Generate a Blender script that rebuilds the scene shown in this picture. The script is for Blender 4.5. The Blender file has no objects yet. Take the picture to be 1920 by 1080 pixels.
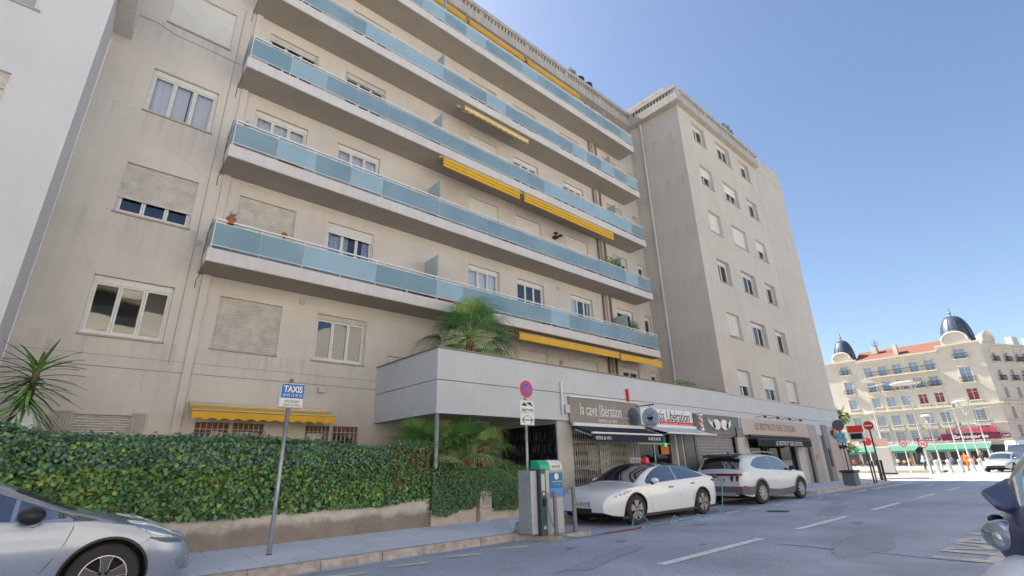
import bpy, math, random
import numpy as np
from mathutils import Vector, Matrix, noise
random.seed(7)
R_ = math.radians
SC = bpy.context.scene
COL = SC.collection
# ---------------- camera ----------------
def cam_setup():
    yaw, pitch, roll = 0.72787707, 0.35117023, -0.02470298
    f = Vector((math.cos(pitch)*math.sin(yaw), math.cos(pitch)*math.cos(yaw), math.sin(pitch)))
    r = Vector((math.cos(yaw), -math.sin(yaw), 0)); u = r.cross(f)
    c, s = math.cos(roll), math.sin(roll)
    rr = c*r+s*u; uu = -s*r+c*u
    m = Matrix((rr, uu, -f)).transposed().to_4x4()
    m.translation = Vector((0, 0, 1.45))
    cd = bpy.data.cameras.new('camera'); cam = bpy.data.objects.new('camera', cd); COL.objects.link(cam)
    cam.matrix_world = m
    cd.sensor_width = 36; cd.lens = 17.095; cd.clip_start = .05; cd.clip_end = 3000
    SC.camera = cam
cam_setup()
SC.render.resolution_x = 1024; SC.render.resolution_y = 576
# ---------------- sky and sun ----------------
SUN_EL, SUN_AZ = R_(48), R_(-9)        # azimuth measured from +Y towards +X
w = bpy.data.worlds.new('World'); SC.world = w; w.use_nodes = True
nt = w.node_tree; bg = nt.nodes['Background']
sky = nt.nodes.new('ShaderNodeTexSky'); sky.sky_type = 'NISHITA'; sky.sun_disc = False
sky.sun_elevation = SUN_EL; sky.sun_rotation = SUN_AZ
sky.air_density = 1.0; sky.dust_density = 1.3; sky.ozone_density = 2.0
nt.links.new(sky.outputs[0], bg.inputs[0]); bg.inputs[1].default_value = 0.085
sd = bpy.data.lights.new('sun', 'SUN'); sd.energy = 5.0; sd.angle = R_(.5); sd.color = (1, .95, .86)
so = bpy.data.objects.new('sun', sd); COL.objects.link(so)
sv = Vector((math.sin(SUN_AZ)*math.cos(SUN_EL), math.cos(SUN_AZ)*math.cos(SUN_EL), math.sin(SUN_EL)))
so.rotation_euler = sv.to_track_quat('Z', 'Y').to_euler(); so.location = (0, 40, 60)
SC.view_settings.view_transform = 'Standard'; SC.view_settings.look = 'None'
SC.view_settings.exposure = 1.32; SC.view_settings.gamma = 1

# ---------------- helpers ----------------
ORG = {}
def tagp(o, label=None, cat=None, group=None, kind=None):
    if label: o['label'] = label
    if cat: o['category'] = cat
    if group: o['group'] = group
    if kind: o['kind'] = kind
    return o
def thing(name, label, cat, loc=(0, 0, 0), group=None):
    o = bpy.data.objects.new(name, None); COL.objects.link(o); o.location = loc; o.empty_display_size = .2
    ORG[o.name] = Vector(loc)
    return tagp(o, label, cat, group)
class MB:
    def __init__(s): s.v = []; s.f = []; s.m = []
    def face(s, pts, m=0):
        n = len(s.v); s.v += [tuple(p) for p in pts]; s.f.append(tuple(range(n, n+len(pts)))); s.m.append(m)
    def grid(s, rows, m=0, closed=False):
        n = len(s.v); W = len(rows[0])
        for r in rows: s.v += [tuple(p) for p in r]
        for i in range(len(rows)-1):
            for j in range(W if closed else W-1):
                j2 = (j+1) % W
                s.f.append((n+i*W+j, n+i*W+j2, n+(i+1)*W+j2, n+(i+1)*W+j)); s.m.append(m)
    def box(s, x0, x1, y0, y1, z0, z1, m=0, b=0):
        if x0 > x1: x0, x1 = x1, x0
        if y0 > y1: y0, y1 = y1, y0
        if z0 > z1: z0, z1 = z1, z0
        n = len(s.v)
        s.v += [(x0,y0,z0),(x1,y0,z0),(x1,y1,z0),(x0,y1,z0),(x0,y0,z1),(x1,y0,z1),(x1,y1,z1),(x0,y1,z1)]
        for q in ((0,3,2,1),(4,5,6,7),(0,1,5,4),(1,2,6,5),(2,3,7,6),(3,0,4,7)):
            s.f.append(tuple(n+i for i in q)); s.m.append(m)
    def prism(s, pts, d, m=0):            # pts: 3D polygon, d: extrusion vector
        d = Vector(d); a = [Vector(p) for p in pts]; n = len(s.v); k = len(a)
        s.v += [tuple(p) for p in a]+[tuple(p+d) for p in a]
        s.f.append(tuple(range(n+k-1, n-1, -1))); s.m.append(m)
        s.f.append(tuple(range(n+k, n+2*k))); s.m.append(m)
        for i in range(k):
            j = (i+1) % k; s.f.append((n+i, n+j, n+k+j, n+k+i)); s.m.append(m)
    def tube(s, pts, r, n=6, m=0, caps=True):
        pts = [Vector(p) for p in pts]; rs = r if isinstance(r, (list, tuple)) else [r]*len(pts)
        rows = []; up = None
        for i, p in enumerate(pts):
            t = (pts[min(i+1, len(pts)-1)]-pts[max(i-1, 0)])
            if t.length < 1e-9: t = Vector((0, 0, 1))
            t.normalize()
            if up is None: up = Vector((0, 0, 1)) if abs(t.z) < .9 else Vector((1, 0, 0))
            a = t.cross(up)
            if a.length < 1e-6: a = t.cross(Vector((.3, 1, .2)))
            a.normalize(); b = a.cross(t); up = b
            rows.append([p+rs[i]*(math.cos(2*math.pi*k/n)*a+math.sin(2*math.pi*k/n)*b) for k in range(n)])
        base = len(s.v); s.grid(rows, m, True)
        if caps:
            s.f.append(tuple(range(base, base+n))); s.m.append(m)
            e = base+(len(rows)-1)*n; s.f.append(tuple(range(e+n-1, e-1, -1))); s.m.append(m)
    def lathe(s, prof, c=(0, 0, 0), n=16, m=0, axis='z', cap=True):
        rows = []
        for r, z in prof:
            row = []
            for k in range(n):
                a = 2*math.pi*k/n; x, y = r*math.cos(a), r*math.sin(a)
                p = (x, y, z) if axis == 'z' else ((x, z, y) if axis == 'y' else (z, x, y))
                row.append((c[0]+p[0], c[1]+p[1], c[2]+p[2]))
            rows.append(row)
        base = len(s.v); s.grid(rows, m, True)
        if cap:
            s.f.append(tuple(range(base, base+n))); s.m.append(m)
            e = base+(len(rows)-1)*n; s.f.append(tuple(range(e, e+n))); s.m.append(m)
    def ellip(s, c, r, n=10, k=7, m=0, jit=0):
        rows = []
        for i in range(k+1):
            a = math.pi*i/k-math.pi/2
            rows.append([(c[0]+r[0]*math.cos(a)*math.cos(2*math.pi*j/n)*(1+jit*(random.random()-.5)),
                          c[1]+r[1]*math.cos(a)*math.sin(2*math.pi*j/n)*(1+jit*(random.random()-.5)), c[2]+r[2]*math.sin(a)) for j in range(n)])
        s.grid(rows, m, True)
    def build(s, name, mats, parent=None, smooth=False, label=None, cat=None, group=None, kind=None, at=None, xf=None, bevel=0, merge=False, recalc=False):
        me = bpy.data.meshes.new(name); v = s.v
        if xf is not None: v = [tuple(xf @ Vector(p)) for p in v]
        o0 = ORG.get(parent.name, Vector()) if parent else Vector(at or (0, 0, 0))
        if o0.length: v = [(p[0]-o0.x, p[1]-o0.y, p[2]-o0.z) for p in v]
        me.from_pydata(v, [], s.f)
        if not isinstance(mats, (list, tuple)): mats = [mats]
        for m in mats: me.materials.append(m)
        if len(mats) > 1: me.polygons.foreach_set('material_index', s.m)
        if merge or recalc:
            import bmesh
            bm = bmesh.new(); bm.from_mesh(me)
            if merge: bmesh.ops.remove_doubles(bm, verts=bm.verts, dist=1e-4)
            bmesh.ops.recalc_face_normals(bm, faces=bm.faces); bm.to_mesh(me); bm.free()
        if smooth: me.polygons.foreach_set('use_smooth', [True]*len(me.polygons))
        me.update()
        o = bpy.data.objects.new(name, me); COL.objects.link(o)
        if parent: o.parent = parent; ORG[o.name] = o0.copy()
        else: o.location = o0; ORG[o.name] = o0.copy()
        if bevel:
            b = o.modifiers.new('bevel', 'BEVEL'); b.width = bevel; b.segments = 2; b.limit_method = 'ANGLE'
        return tagp(o, label, cat, group, kind)
def clone(root, loc=None, rz=None, label=None, group=None, xf=None):
    r = root.copy(); COL.objects.link(r)
    if loc is not None: r.location = loc
    if rz is not None: r.rotation_euler = (0, 0, rz)
    if label: r['label'] = label
    if group: r['group'] = group
    for ch in list(root.children):
        c = ch.copy(); COL.objects.link(c); c.parent = r
        for g in ch.children:
            d = g.copy(); COL.objects.link(d); d.parent = c
    return r
# ---------------- materials ----------------
MATS = {}
def mat(name, col, rough=.6, metal=0, spec=None, bump=0, bscale=30, var=0, vscale=3, coat=0, emis=None, col2=None, streak=0, ior=None, trans=0, stretch=None, detail=6, sill=0):
    if name in MATS: return MATS[name]
    m = bpy.data.materials.new(name); m.use_nodes = True; t = m.node_tree; p = t.nodes['Principled BSDF']
    p.inputs['Base Color'].default_value = (*col, 1); p.inputs['Roughness'].default_value = rough; p.inputs['Metallic'].default_value = metal
    if ior: p.inputs['IOR'].default_value = ior
    if spec is not None: p.inputs['Specular IOR Level'].default_value = spec
    if coat: p.inputs['Coat Weight'].default_value = coat; p.inputs['Coat Roughness'].default_value = .03
    if trans: p.inputs['Transmission Weight'].default_value = trans
    if emis: p.inputs['Emission Color'].default_value = (*emis[0], 1); p.inputs['Emission Strength'].default_value = emis[1]
    tc = t.nodes.new('ShaderNodeTexCoord')
    geo = t.nodes.new('ShaderNodeNewGeometry')
    src = geo.outputs['Position']
    if stretch:
        mp = t.nodes.new('ShaderNodeMapping'); mp.inputs['Scale'].default_value = stretch; t.links.new(src, mp.inputs[0]); src = mp.outputs[0]
    last = None
    if var:
        n = t.nodes.new('ShaderNodeTexNoise'); n.inputs['Scale'].default_value = vscale; n.inputs['Detail'].default_value = detail; n.inputs['Roughness'].default_value = .6
        t.links.new(src, n.inputs['Vector'])
        r = t.nodes.new('ShaderNodeValToRGB'); r.color_ramp.elements[0].position = .3; r.color_ramp.elements[1].position = .7
        c2 = col2 or tuple(max(0, c*(1-var)) for c in col)
        r.color_ramp.elements[0].color = (*c2, 1); r.color_ramp.elements[1].color = (*[min(1, c*(1+var*.3)) for c in col], 1)
        t.links.new(n.outputs[0], r.inputs[0]); last = r.outputs[0]
    if streak:   # rain stains running down the wall
        mp2 = t.nodes.new('ShaderNodeMapping'); mp2.inputs['Scale'].default_value = (2.2, 2.2, .10); t.links.new(geo.outputs['Position'], mp2.inputs[0])
        n2 = t.nodes.new('ShaderNodeTexNoise'); n2.inputs['Scale'].default_value = 3.4; n2.inputs['Detail'].default_value = 9; t.links.new(mp2.outputs[0], n2.inputs['Vector'])
        r2 = t.nodes.new('ShaderNodeValToRGB'); r2.color_ramp.elements[0].position = .38; r2.color_ramp.elements[1].position = .62
        r2.color_ramp.elements[0].color = (1-streak,)*3+(1,); r2.color_ramp.elements[1].color = (1, 1, 1, 1); t.links.new(n2.outputs[0], r2.inputs[0])
        mx = t.nodes.new('ShaderNodeMix'); mx.data_type = 'RGBA'; mx.blend_type = 'MULTIPLY'; mx.inputs[0].default_value = 1
        if last: t.links.new(last, mx.inputs[6])
        else: mx.inputs[6].default_value = (*col, 1)
        t.links.new(r2.outputs[0], mx.inputs[7]); last = mx.outputs[2]
    if sill:     # drip stains that start under the sills, one storey apart, broken up by noise
        sp = t.nodes.new('ShaderNodeSeparateXYZ'); t.links.new(geo.outputs['Position'], sp.inputs[0])
        def mth(op, a, b=None, c=None, cl=False):
            k = t.nodes.new('ShaderNodeMath'); k.operation = op; k.use_clamp = cl
            for i_, v_ in enumerate((a, b, c)):
                if v_ is None: continue
                if isinstance(v_, (int, float)): k.inputs[i_].default_value = v_
                else: t.links.new(v_, k.inputs[i_])
            return k.outputs[0]
        fr = mth('FRACT', mth('DIVIDE', mth('SUBTRACT', sp.outputs[2], sill), 2.997)); up = mth('MULTIPLY', mth('SUBTRACT', fr, .62), 2.6, None, True)
        mp3 = t.nodes.new('ShaderNodeMapping'); mp3.inputs['Scale'].default_value = (5, 5, .35); t.links.new(geo.outputs['Position'], mp3.inputs[0]); n3 = t.nodes.new('ShaderNodeTexNoise'); n3.inputs['Scale'].default_value = 1.3; n3.inputs['Detail'].default_value = 6; t.links.new(mp3.outputs[0], n3.inputs['Vector'])
        th = mth('MULTIPLY', mth('SUBTRACT', n3.outputs[0], .50), 5.0, None, True); fac = mth('SUBTRACT', 1.0, mth('MULTIPLY', mth('MULTIPLY', th, up), .17))
        cb = t.nodes.new('ShaderNodeCombineColor'); [t.links.new(fac, cb.inputs[i_]) for i_ in range(3)]
        mx3 = t.nodes.new('ShaderNodeMix'); mx3.data_type = 'RGBA'; mx3.blend_type = 'MULTIPLY'; mx3.inputs[0].default_value = 1; t.links.new(last, mx3.inputs[6]); t.links.new(cb.outputs[0], mx3.inputs[7]); last = mx3.outputs[2]
    if last: t.links.new(last, p.inputs['Base Color'])
    if bump:
        n = t.nodes.new('ShaderNodeTexNoise'); n.inputs['Scale'].default_value = bscale; n.inputs['Detail'].default_value = 4; t.links.new(src, n.inputs['Vector'])
        b = t.nodes.new('ShaderNodeBump'); b.inputs['Strength'].default_value = bump; b.inputs['Distance'].default_value = .02
        t.links.new(n.outputs[0], b.inputs['Height']); t.links.new(b.outputs[0], p.inputs['Normal'])
    MATS[name] = m
    return m
def glassmat(name, tint, refl, rough=.02, wav=0):
    m = bpy.data.materials.new(name); m.use_nodes = True; t = m.node_tree; t.nodes.remove(t.nodes['Principled BSDF'])
    out = t.nodes['Material Output']; tr = t.nodes.new('ShaderNodeBsdfTransparent'); tr.inputs[0].default_value = (*tint, 1)
    gl = t.nodes.new('ShaderNodeBsdfGlossy'); gl.inputs['Roughness'].default_value = rough; gl.inputs[0].default_value = (.92, .95, 1, 1)
    fr = t.nodes.new('ShaderNodeFresnel'); fr.inputs[0].default_value = refl; mx = t.nodes.new('ShaderNodeMixShader')
    if wav:
        n = t.nodes.new('ShaderNodeTexNoise'); n.inputs['Scale'].default_value = 1.6; n.inputs['Detail'].default_value = 1
        g = t.nodes.new('ShaderNodeNewGeometry'); t.links.new(g.outputs['Position'], n.inputs['Vector'])
        b = t.nodes.new('ShaderNodeBump'); b.inputs['Strength'].default_value = wav; b.inputs['Distance'].default_value = .02
        t.links.new(n.outputs[0], b.inputs['Height']); t.links.new(b.outputs[0], gl.inputs['Normal'])
    t.links.new(fr.outputs[0], mx.inputs[0]); t.links.new(tr.outputs[0], mx.inputs[1]); t.links.new(gl.outputs[0], mx.inputs[2]); t.links.new(mx.outputs[0], out.inputs[0])
    return m
STUCCO = mat('stucco', (.665, .608, .55), .9, bump=.25, bscale=60, var=.11, vscale=.7, streak=.035, sill=1.40)
STUCCO_L = mat('stucco_left', (.66, .645, .645), .9, bump=.25, bscale=60, var=.06, vscale=.5, streak=.02)
STUCCO_T = mat('stucco_tower', (.61, .545, .475), .9, bump=.25, bscale=60, var=.09, vscale=.6, streak=.035, sill=1.36)
CONC = mat('concrete_slab', (.70, .655, .62), .85, bump=.2, bscale=40, var=.10, vscale=1.2, streak=.06)
SOFFIT_SHADE = mat('balcony_soffit_shade', (.38, .33, .275), .9, bump=.2, bscale=30, var=.10, vscale=1.5)  # slab concrete made browner and darker: underside shade put into the colour
CORN = mat('cornice_render', (.50, .45, .405), .9, bump=.2, bscale=30, var=.12, vscale=1.5, streak=.15)
PODIUM = mat('podium_render', (.59, .60, .62), .88, bump=.2, bscale=50, var=.08, vscale=.8, streak=.035)
RUSTC = mat('rust_stain', (.34, .24, .18), .9)
TRIM = mat('trim_dark_joint', (.13, .11, .10), .9)
COPING = mat('coping_stone', (.45, .40, .36), .8, var=.2, vscale=4)
WHITE = mat('white_paint', (.78, .77, .75), .5, var=.08, vscale=5)
FRAME = mat('window_frame_paint', (.74, .72, .68), .5, var=.12, vscale=6)
SLAT = mat('roller_slats', (.66, .62, .56), .6, var=.25, vscale=3)
SLATW = mat('roller_slats_white', (.76, .74, .71), .6, var=.08, vscale=4)
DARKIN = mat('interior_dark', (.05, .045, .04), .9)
GLASS = glassmat('window_glass', (.93, .95, .97), 2.0, .01, .12)
CURT = mat('curtain', (.82, .84, .92), .9, bump=.3, bscale=8)
LACE = mat('lace_curtain', (.55, .60, .82), .9, var=.5, vscale=14)
RAIL = mat('white_rail', (.80, .79, .77), .4, var=.1, vscale=6)
def frosted():
    m = bpy.data.materials.new('frosted_glass'); m.use_nodes = True; t = m.node_tree; p = t.nodes['Principled BSDF']
    g = t.nodes.new('ShaderNodeNewGeometry'); n = t.nodes.new('ShaderNodeTexNoise'); n.inputs['Scale'].default_value = .7; n.inputs['Detail'].default_value = 3
    t.links.new(g.outputs['Position'], n.inputs['Vector']); r = t.nodes.new('ShaderNodeValToRGB')
    r.color_ramp.elements[0].position = .3; r.color_ramp.elements[0].color = (.27, .41, .48, 1); r.color_ramp.elements[1].position = .72; r.color_ramp.elements[1].color = (.39, .53, .61, 1)
    t.links.new(n.outputs[0], r.inputs[0]); t.links.new(r.outputs[0], p.inputs['Base Color']); p.inputs['Roughness'].default_value = .18; p.inputs['IOR'].default_value = 1.6
    tr = t.nodes.new('ShaderNodeBsdfTranslucent'); t.links.new(r.outputs[0], tr.inputs[0]); mx = t.nodes.new('ShaderNodeMixShader'); mx.inputs[0].default_value = .3
    t.links.new(p.outputs[0], mx.inputs[1]); t.links.new(tr.outputs[0], mx.inputs[2]); t.links.new(mx.outputs[0], t.nodes['Material Output'].inputs[0])
    return m
FROST = frosted()
FROST2 = mat('frosted_screen', (.42, .50, .50), .3, var=.1)
YEL = mat('yellow_canvas', (.80, .44, .03), .8, bump=.1, bscale=20, var=.12, vscale=2)
YEL2 = mat('pale_yellow_canvas', (.80, .58, .22), .8, var=.15, vscale=2)
DARKMET = mat('dark_metal', (.04, .04, .045), .5, .3)
STEEL = mat('galvanised_steel', (.42, .43, .44), .42, .6, var=.25, vscale=14)
ALU = mat('grey_metal', (.45, .46, .47), .45, .4, var=.1, vscale=8)
BLACK = mat('black_plastic', (.02, .02, .022), .45)
RUBBER = mat('tyre_rubber', (.035, .034, .034), .85, bump=.2, bscale=90)
CHROME = mat('chrome', (.8, .8, .8), .12, 1)
NAVY = mat('navy_canvas', (.012, .016, .035), .8)
RED = mat('red_paint', (.62, .03, .03), .45)
BLUE = mat('blue_paint', (.02, .16, .48), .45)
TERRA = mat('terracotta', (.42, .14, .07), .85, var=.2)
GRN = [mat('leaf_dark', (.055, .145, .05), .38, var=.3, vscale=20), mat('leaf_mid', (.15, .32, .08), .38, var=.3, vscale=20), mat('leaf_light', (.34, .48, .10), .4, var=.3, vscale=20), mat('leaf_brown', (.22, .10, .05), .8, var=.3, vscale=20), mat('leaf_bluish', (.12, .24, .17), .35, var=.3, vscale=20)]
PALM = [mat('palm_leaf', (.18, .38, .10), .5, var=.3, vscale=9), mat('palm_leaf_light', (.34, .50, .14), .5, var=.3, vscale=9), mat('palm_leaf_dark', (.08, .20, .05), .6)]
BARK = mat('palm_fibre', (.30, .09, .05), .95, bump=.8, bscale=40, var=.5, vscale=18)
TWIG = mat('twig', (.20, .11, .07), .9)
def text(body, w, h, c, mt, parent, face='-y', name='lettering', ext=.003, **kw):
    cu = bpy.data.curves.new('t', 'FONT'); cu.body = body; cu.align_x = 'CENTER'; cu.align_y = 'CENTER'; cu.size = 1; cu.extrude = .0; cu.offset = kw.pop('bold', .0)
    cu.space_line = kw.pop('space_line', 1.0)
    ob = bpy.data.objects.new('t', cu); COL.objects.link(ob); bpy.context.view_layer.update()
    me = bpy.data.meshes.new_from_object(ob.evaluated_get(bpy.context.evaluated_depsgraph_get()))
    bpy.data.objects.remove(ob)
    vs = [v.co.copy() for v in me.vertices]; fs = [tuple(p.vertices) for p in me.polygons]
    if not vs: return None
    x0 = min(v.x for v in vs); x1 = max(v.x for v in vs); y0 = min(v.y for v in vs); y1 = max(v.y for v in vs)
    sx = w/(x1-x0); sy = h/(y1-y0); mb = MB()
    fn = {'-y': lambda a, b, d: (c[0]+a, c[1]-d, c[2]+b), '-x': lambda a, b, d: (c[0]-d, c[1]-a, c[2]+b), '+x': lambda a, b, d: (c[0]+d, c[1]+a, c[2]+b),
          'up': lambda a, b, d: (c[0]+a, c[1]+b, c[2]+d)}[face]
    cx, cy = (x0+x1)/2, (y0+y1)/2
    mb.v = [fn((v.x-cx)*sx, (v.y-cy)*sy, ext) for v in vs]; mb.f = fs; mb.m = [0]*len(fs)
    bpy.data.meshes.remove(me)
    return mb.build(name, mt, parent, **kw)
# ---------------- ground, road, pavement ----------------
def road_mat(name, col, spk, var=.25):
    m = mat(name, col, .82, bump=.6, bscale=120, var=var, vscale=.35, detail=8)
    t = m.node_tree; p = t.nodes['Principled BSDF']; lk = p.inputs['Base Color'].links[0].from_socket
    g = t.nodes.new('ShaderNodeNewGeometry'); n = t.nodes.new('ShaderNodeTexVoronoi'); n.inputs['Scale'].default_value = 55; t.links.new(g.outputs['Position'], n.inputs['Vector'])
    r = t.nodes.new('ShaderNodeValToRGB'); r.color_ramp.elements[0].position = .12; r.color_ramp.elements[0].color = (spk, spk, spk, 1); r.color_ramp.elements[1].position = .35; r.color_ramp.elements[1].color = (1, 1, 1, 1)
    t.links.new(n.outputs[0], r.inputs[0]); mx = t.nodes.new('ShaderNodeMix'); mx.data_type = 'RGBA'; mx.blend_type = 'MULTIPLY'; mx.inputs[0].default_value = 1
    t.links.new(lk, mx.inputs[6]); t.links.new(r.outputs[0], mx.inputs[7])
    n2 = t.nodes.new('ShaderNodeTexNoise'); n2.inputs['Scale'].default_value = 26; n2.inputs['Detail'].default_value = 12; n2.inputs['Roughness'].default_value = .85; t.links.new(g.outputs['Position'], n2.inputs['Vector'])
    r2 = t.nodes.new('ShaderNodeValToRGB'); r2.color_ramp.elements[0].position = .38; r2.color_ramp.elements[0].color = (.66, .66, .68, 1); r2.color_ramp.elements[1].position = .62; r2.color_ramp.elements[1].color = (1.4, 1.4, 1.4, 1); t.links.new(n2.outputs[0], r2.inputs[0])
    m2 = t.nodes.new('ShaderNodeMix'); m2.data_type = 'RGBA'; m2.blend_type = 'MULTIPLY'; m2.inputs[0].default_value = 1; t.links.new(mx.outputs[2], m2.inputs[6]); t.links.new(r2.outputs[0], m2.inputs[7]); t.links.new(m2.outputs[2], p.inputs['Base Color'])
    return m
ASPH = road_mat('asphalt', (.42, .455, .53), 1.9, .34)
ASPH2 = road_mat('asphalt_patch', (.34, .37, .435), 2.0)
def tile_mat(name, col, sx, sy, mortar):
    m = mat(name, col, .8, bump=.3, bscale=50, var=.12, vscale=1.0); t = m.node_tree; p = t.nodes['Principled BSDF']; lk = p.inputs['Base Color'].links[0].from_socket
    g = t.nodes.new('ShaderNodeNewGeometry'); b = t.nodes.new('ShaderNodeTexBrick'); b.offset = 0.5; b.inputs['Scale'].default_value = 1; b.inputs['Brick Width'].default_value = sx; b.inputs['Row Height'].default_value = sy
    b.inputs['Mortar Size'].default_value = .006; b.inputs['Color1'].default_value = (1, 1, 1, 1); b.inputs['Color2'].default_value = (.9, .9, .91, 1); b.inputs['Mortar'].default_value = (mortar,)*3+(1,)
    t.links.new(g.outputs['Position'], b.inputs['Vector']); mx = t.nodes.new('ShaderNodeMix'); mx.data_type = 'RGBA'; mx.blend_type = 'MULTIPLY'; mx.inputs[0].default_value = 1
    t.links.new(lk, mx.inputs[6]); t.links.new(b.outputs[0], mx.inputs[7]); t.links.new(mx.outputs[2], p.inputs['Base Color'])
    return m
PAVE = tile_mat('pavement_slabs', (.78, .79, .84), 1.05, .9, .55)
SQUARE = tile_mat('square_paving', (.36, .335, .31), 1.2, 1.2, .8)
KERB = mat('kerb_stone', (.54, .47, .43), .8, bump=.5, bscale=60, var=.45, vscale=6)
GROUND = mat('ground', (.30, .29, .27), .9, var=.1)
SOIL = mat('soil', (.13, .09, .06), .95, bump=.8, bscale=30, var=.4, vscale=6)
g = MB(); g.face([(-600, -600, -.05), (900, -600, -.05), (900, 900, -.05), (-600, 900, -.05)]); g.build('ground', GROUND, kind='structure')
g = MB(); g.face([(-40, -5.6, 0), (39.5, -5.6, 0), (39.5, 12.6, 0), (-40, 12.6, 0)]); g.build('road', ASPH, kind='structure')
g = MB(); g.face([(39.5, -40, .0), (112, -40, .0), (112, 45, .0), (39.5, 45, .0)]); g.build('square', SQUARE, kind='structure')
g = MB(); g.face([(10.2, -5.5, .004), (-20, -5.5, .004), (-20, 3.1, .004), (2, 3.3, .004), (10.2, 3.15, .004)]); g.build('road_patch', mat('asphalt_near', (.44, .47, .55), .85, bump=.5, bscale=110, var=.3, vscale=.8), kind='structure')
PZ = .13
pv = MB()
def slab(poly, z0, z1, mb, m=0): mb.prism([(x, y, z0) for x, y in poly], (0, 0, z1-z0), m)
PV = [(-6, 9.99), (1.45, 9.99), (1.451, 8.62), (7.55, 8.62), (8.9, 10.05), (24.2, 10.05), (24.9, 8.62), (37.0, 8.62), (38.25, 9.35)]
pr_ = []
for x, y in PV: pr_.append([(x, y, PZ), (x, 10.42, PZ+.075), (x, 14.5, PZ+.08), (x, 30, PZ+.08)])
pv.grid(pr_)
if 0: slab([(-6, 9.99), (1.45, 9.99), (1.45, 8.62), (7.55, 8.62), (8.9, 10.05), (24.2, 10.05), (24.9, 8.62), (37.0, 8.62), (38.2, 9.3), (38.3, 10.6), (38.3, 30), (33, 30), (33, 13), (11.2, 13.95), (11.2, 13.99), (-6, 13.99)], -.02, PZ, pv)
pv.build('pavement', PAVE, kind='structure')
kb = MB()
def kerb_run(a, b, wd=.16, z=PZ+.004, L=1.02):
    a = Vector((*a, 0)); b = Vector((*b, 0)); d = b-a; n = max(1, round(d.length/L)); u = d.normalized(); nn = Vector((u.y, -u.x, 0))
    for i in range(n):
        p = a+d*(i/n)+u*.006; q = a+d*((i+1)/n)-u*.006; t = random.uniform(-.004, .004); o = nn*t
        r0 = [p+o, q+o, q+o-nn*wd, p+o-nn*wd]
        kb.prism([(v.x, v.y, -.01) for v in r0], (0, 0, z+.01-.02)); c = .02
        r1 = [r0[0]-nn*c, r0[1]-nn*c, r0[2], r0[3]]
        n0 = len(kb.v); kb.v += [(v.x, v.y, z-.02) for v in r0]+[(v.x, v.y, z) for v in r1]
        for k in range(4): kb.f.append((n0+k, n0+(k+1) % 4, n0+4+(k+1) % 4, n0+4+k)); kb.m.append(0)
        kb.f.append((n0+4, n0+5, n0+6, n0+7)); kb.m.append(0)
kerb_run((-6, 9.84), (1.3, 9.84)); kerb_run((1.3, 9.9), (1.3, 8.62)); kerb_run((1.3, 8.46), (7.6, 8.46)); kerb_run((7.6, 8.46), (8.9, 9.9)); kerb_run((8.9, 9.9), (24.2, 9.9)); kerb_run((24.2, 9.9), (24.9, 8.5)); kerb_run((24.9, 8.46), (37, 8.46)); kerb_run((37, 8.46), (38.4, 9.3), L=.6); kerb_run((38.4, 9.3), (38.4, 30))
kb.build('kerb', KERB, kind='structure', recalc=True)
isl = MB(); slab([(7.45, 8.44), (8.22, 7.72), (8.95, 7.68), (9.15, 8.0), (8.9, 8.9), (8.6, 9.3), (7.85, 8.6)], -.01, .10, isl); isl.build('kerb_island', KERB, kind='structure')
# painted marks
WPAINT = mat('road_paint_white', (.88, .88, .88), .7, var=.35, vscale=9, col2=(.60, .60, .62))
YPAINT = mat('road_paint_faded_yellow', (.78, .72, .52), .75, var=.4, vscale=5, col2=(.50, .49, .44))
def mark(pts, m, z=.009, nm='road_marking'):
    q = MB(); q.face([(x, y, z) for x, y in pts]); return q.build(nm, m, kind='structure')
def strip(x0, x1, y0, y1, m): return mark([(x0, y0), (x1, y0), (x1, y1), (x0, y1)], m)
for x0, x1 in ((-2.5, 1.0), (3.2-.2, 3.0), ): pass
for x0, x1 in ((7.14, 10.65), (12.47, 15.89), (18.2, 21.3), (23.8, 27.0), (29.5, 32.6)): strip(x0, x1, 4.72, 4.88, WPAINT)
for x in (3.1, 4.15, 5.25, 6.4, 7.45): mark([(x, 7.82), (x+.62, 7.62), (x+.78, 7.72), (x+.16, 7.92)], YPAINT)
for x in (8.9, 10.1, 11.4, 13.6, 15.0, 16.6, 18.4, 20.2, 22.2, 24.4, 26.6, 29): mark([(x, 7.62), (x+.85, 7.62), (x+.85, 7.74), (x, 7.74)], WPAINT)
strip(1.6, 7.4, 8.2, 8.23, mat('gutter_line', (.34, .33, .32), .8))
for i in range(12): strip(39.8+.0, 43.6, 8.2-i*1.05, 8.75-i*1.05, mat('crossing_paint', (.8, .8, .79), .6, var=.1))
strip(27.5, 38.5, 7.55, 7.75, WPAINT)
for x0, x1 in ((33.6, 35.6),): strip(x0, x1, 6.2, 6.36, WPAINT)
tx = text('LIVRAISON', 7.6, .78, (14.0, 1.72, .009), mat('road_paint_worn', (.66, .62, .48), .8, var=.4, vscale=3, col2=(.42, .42, .42)), None, 'up', 'road_lettering', ext=0, kind='structure', bold=.03)
cr = MB(); pts = []
for i in range(60):
    y = 4.3-i*.15; pts.append((10.15+.05*math.sin(i*.7)+.03*random.random(), y))
for i in range(59):
    (xa, ya), (xb, yb) = pts[i], pts[i+1]; cr.face([(xa-.018, ya, .006), (xa+.018, ya, .006), (xb+.018, yb, .006), (xb-.018, yb, .006)])
cr.build('road_crack', mat('crack_tar', (.05, .05, .055), .9), kind='structure')
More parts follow.
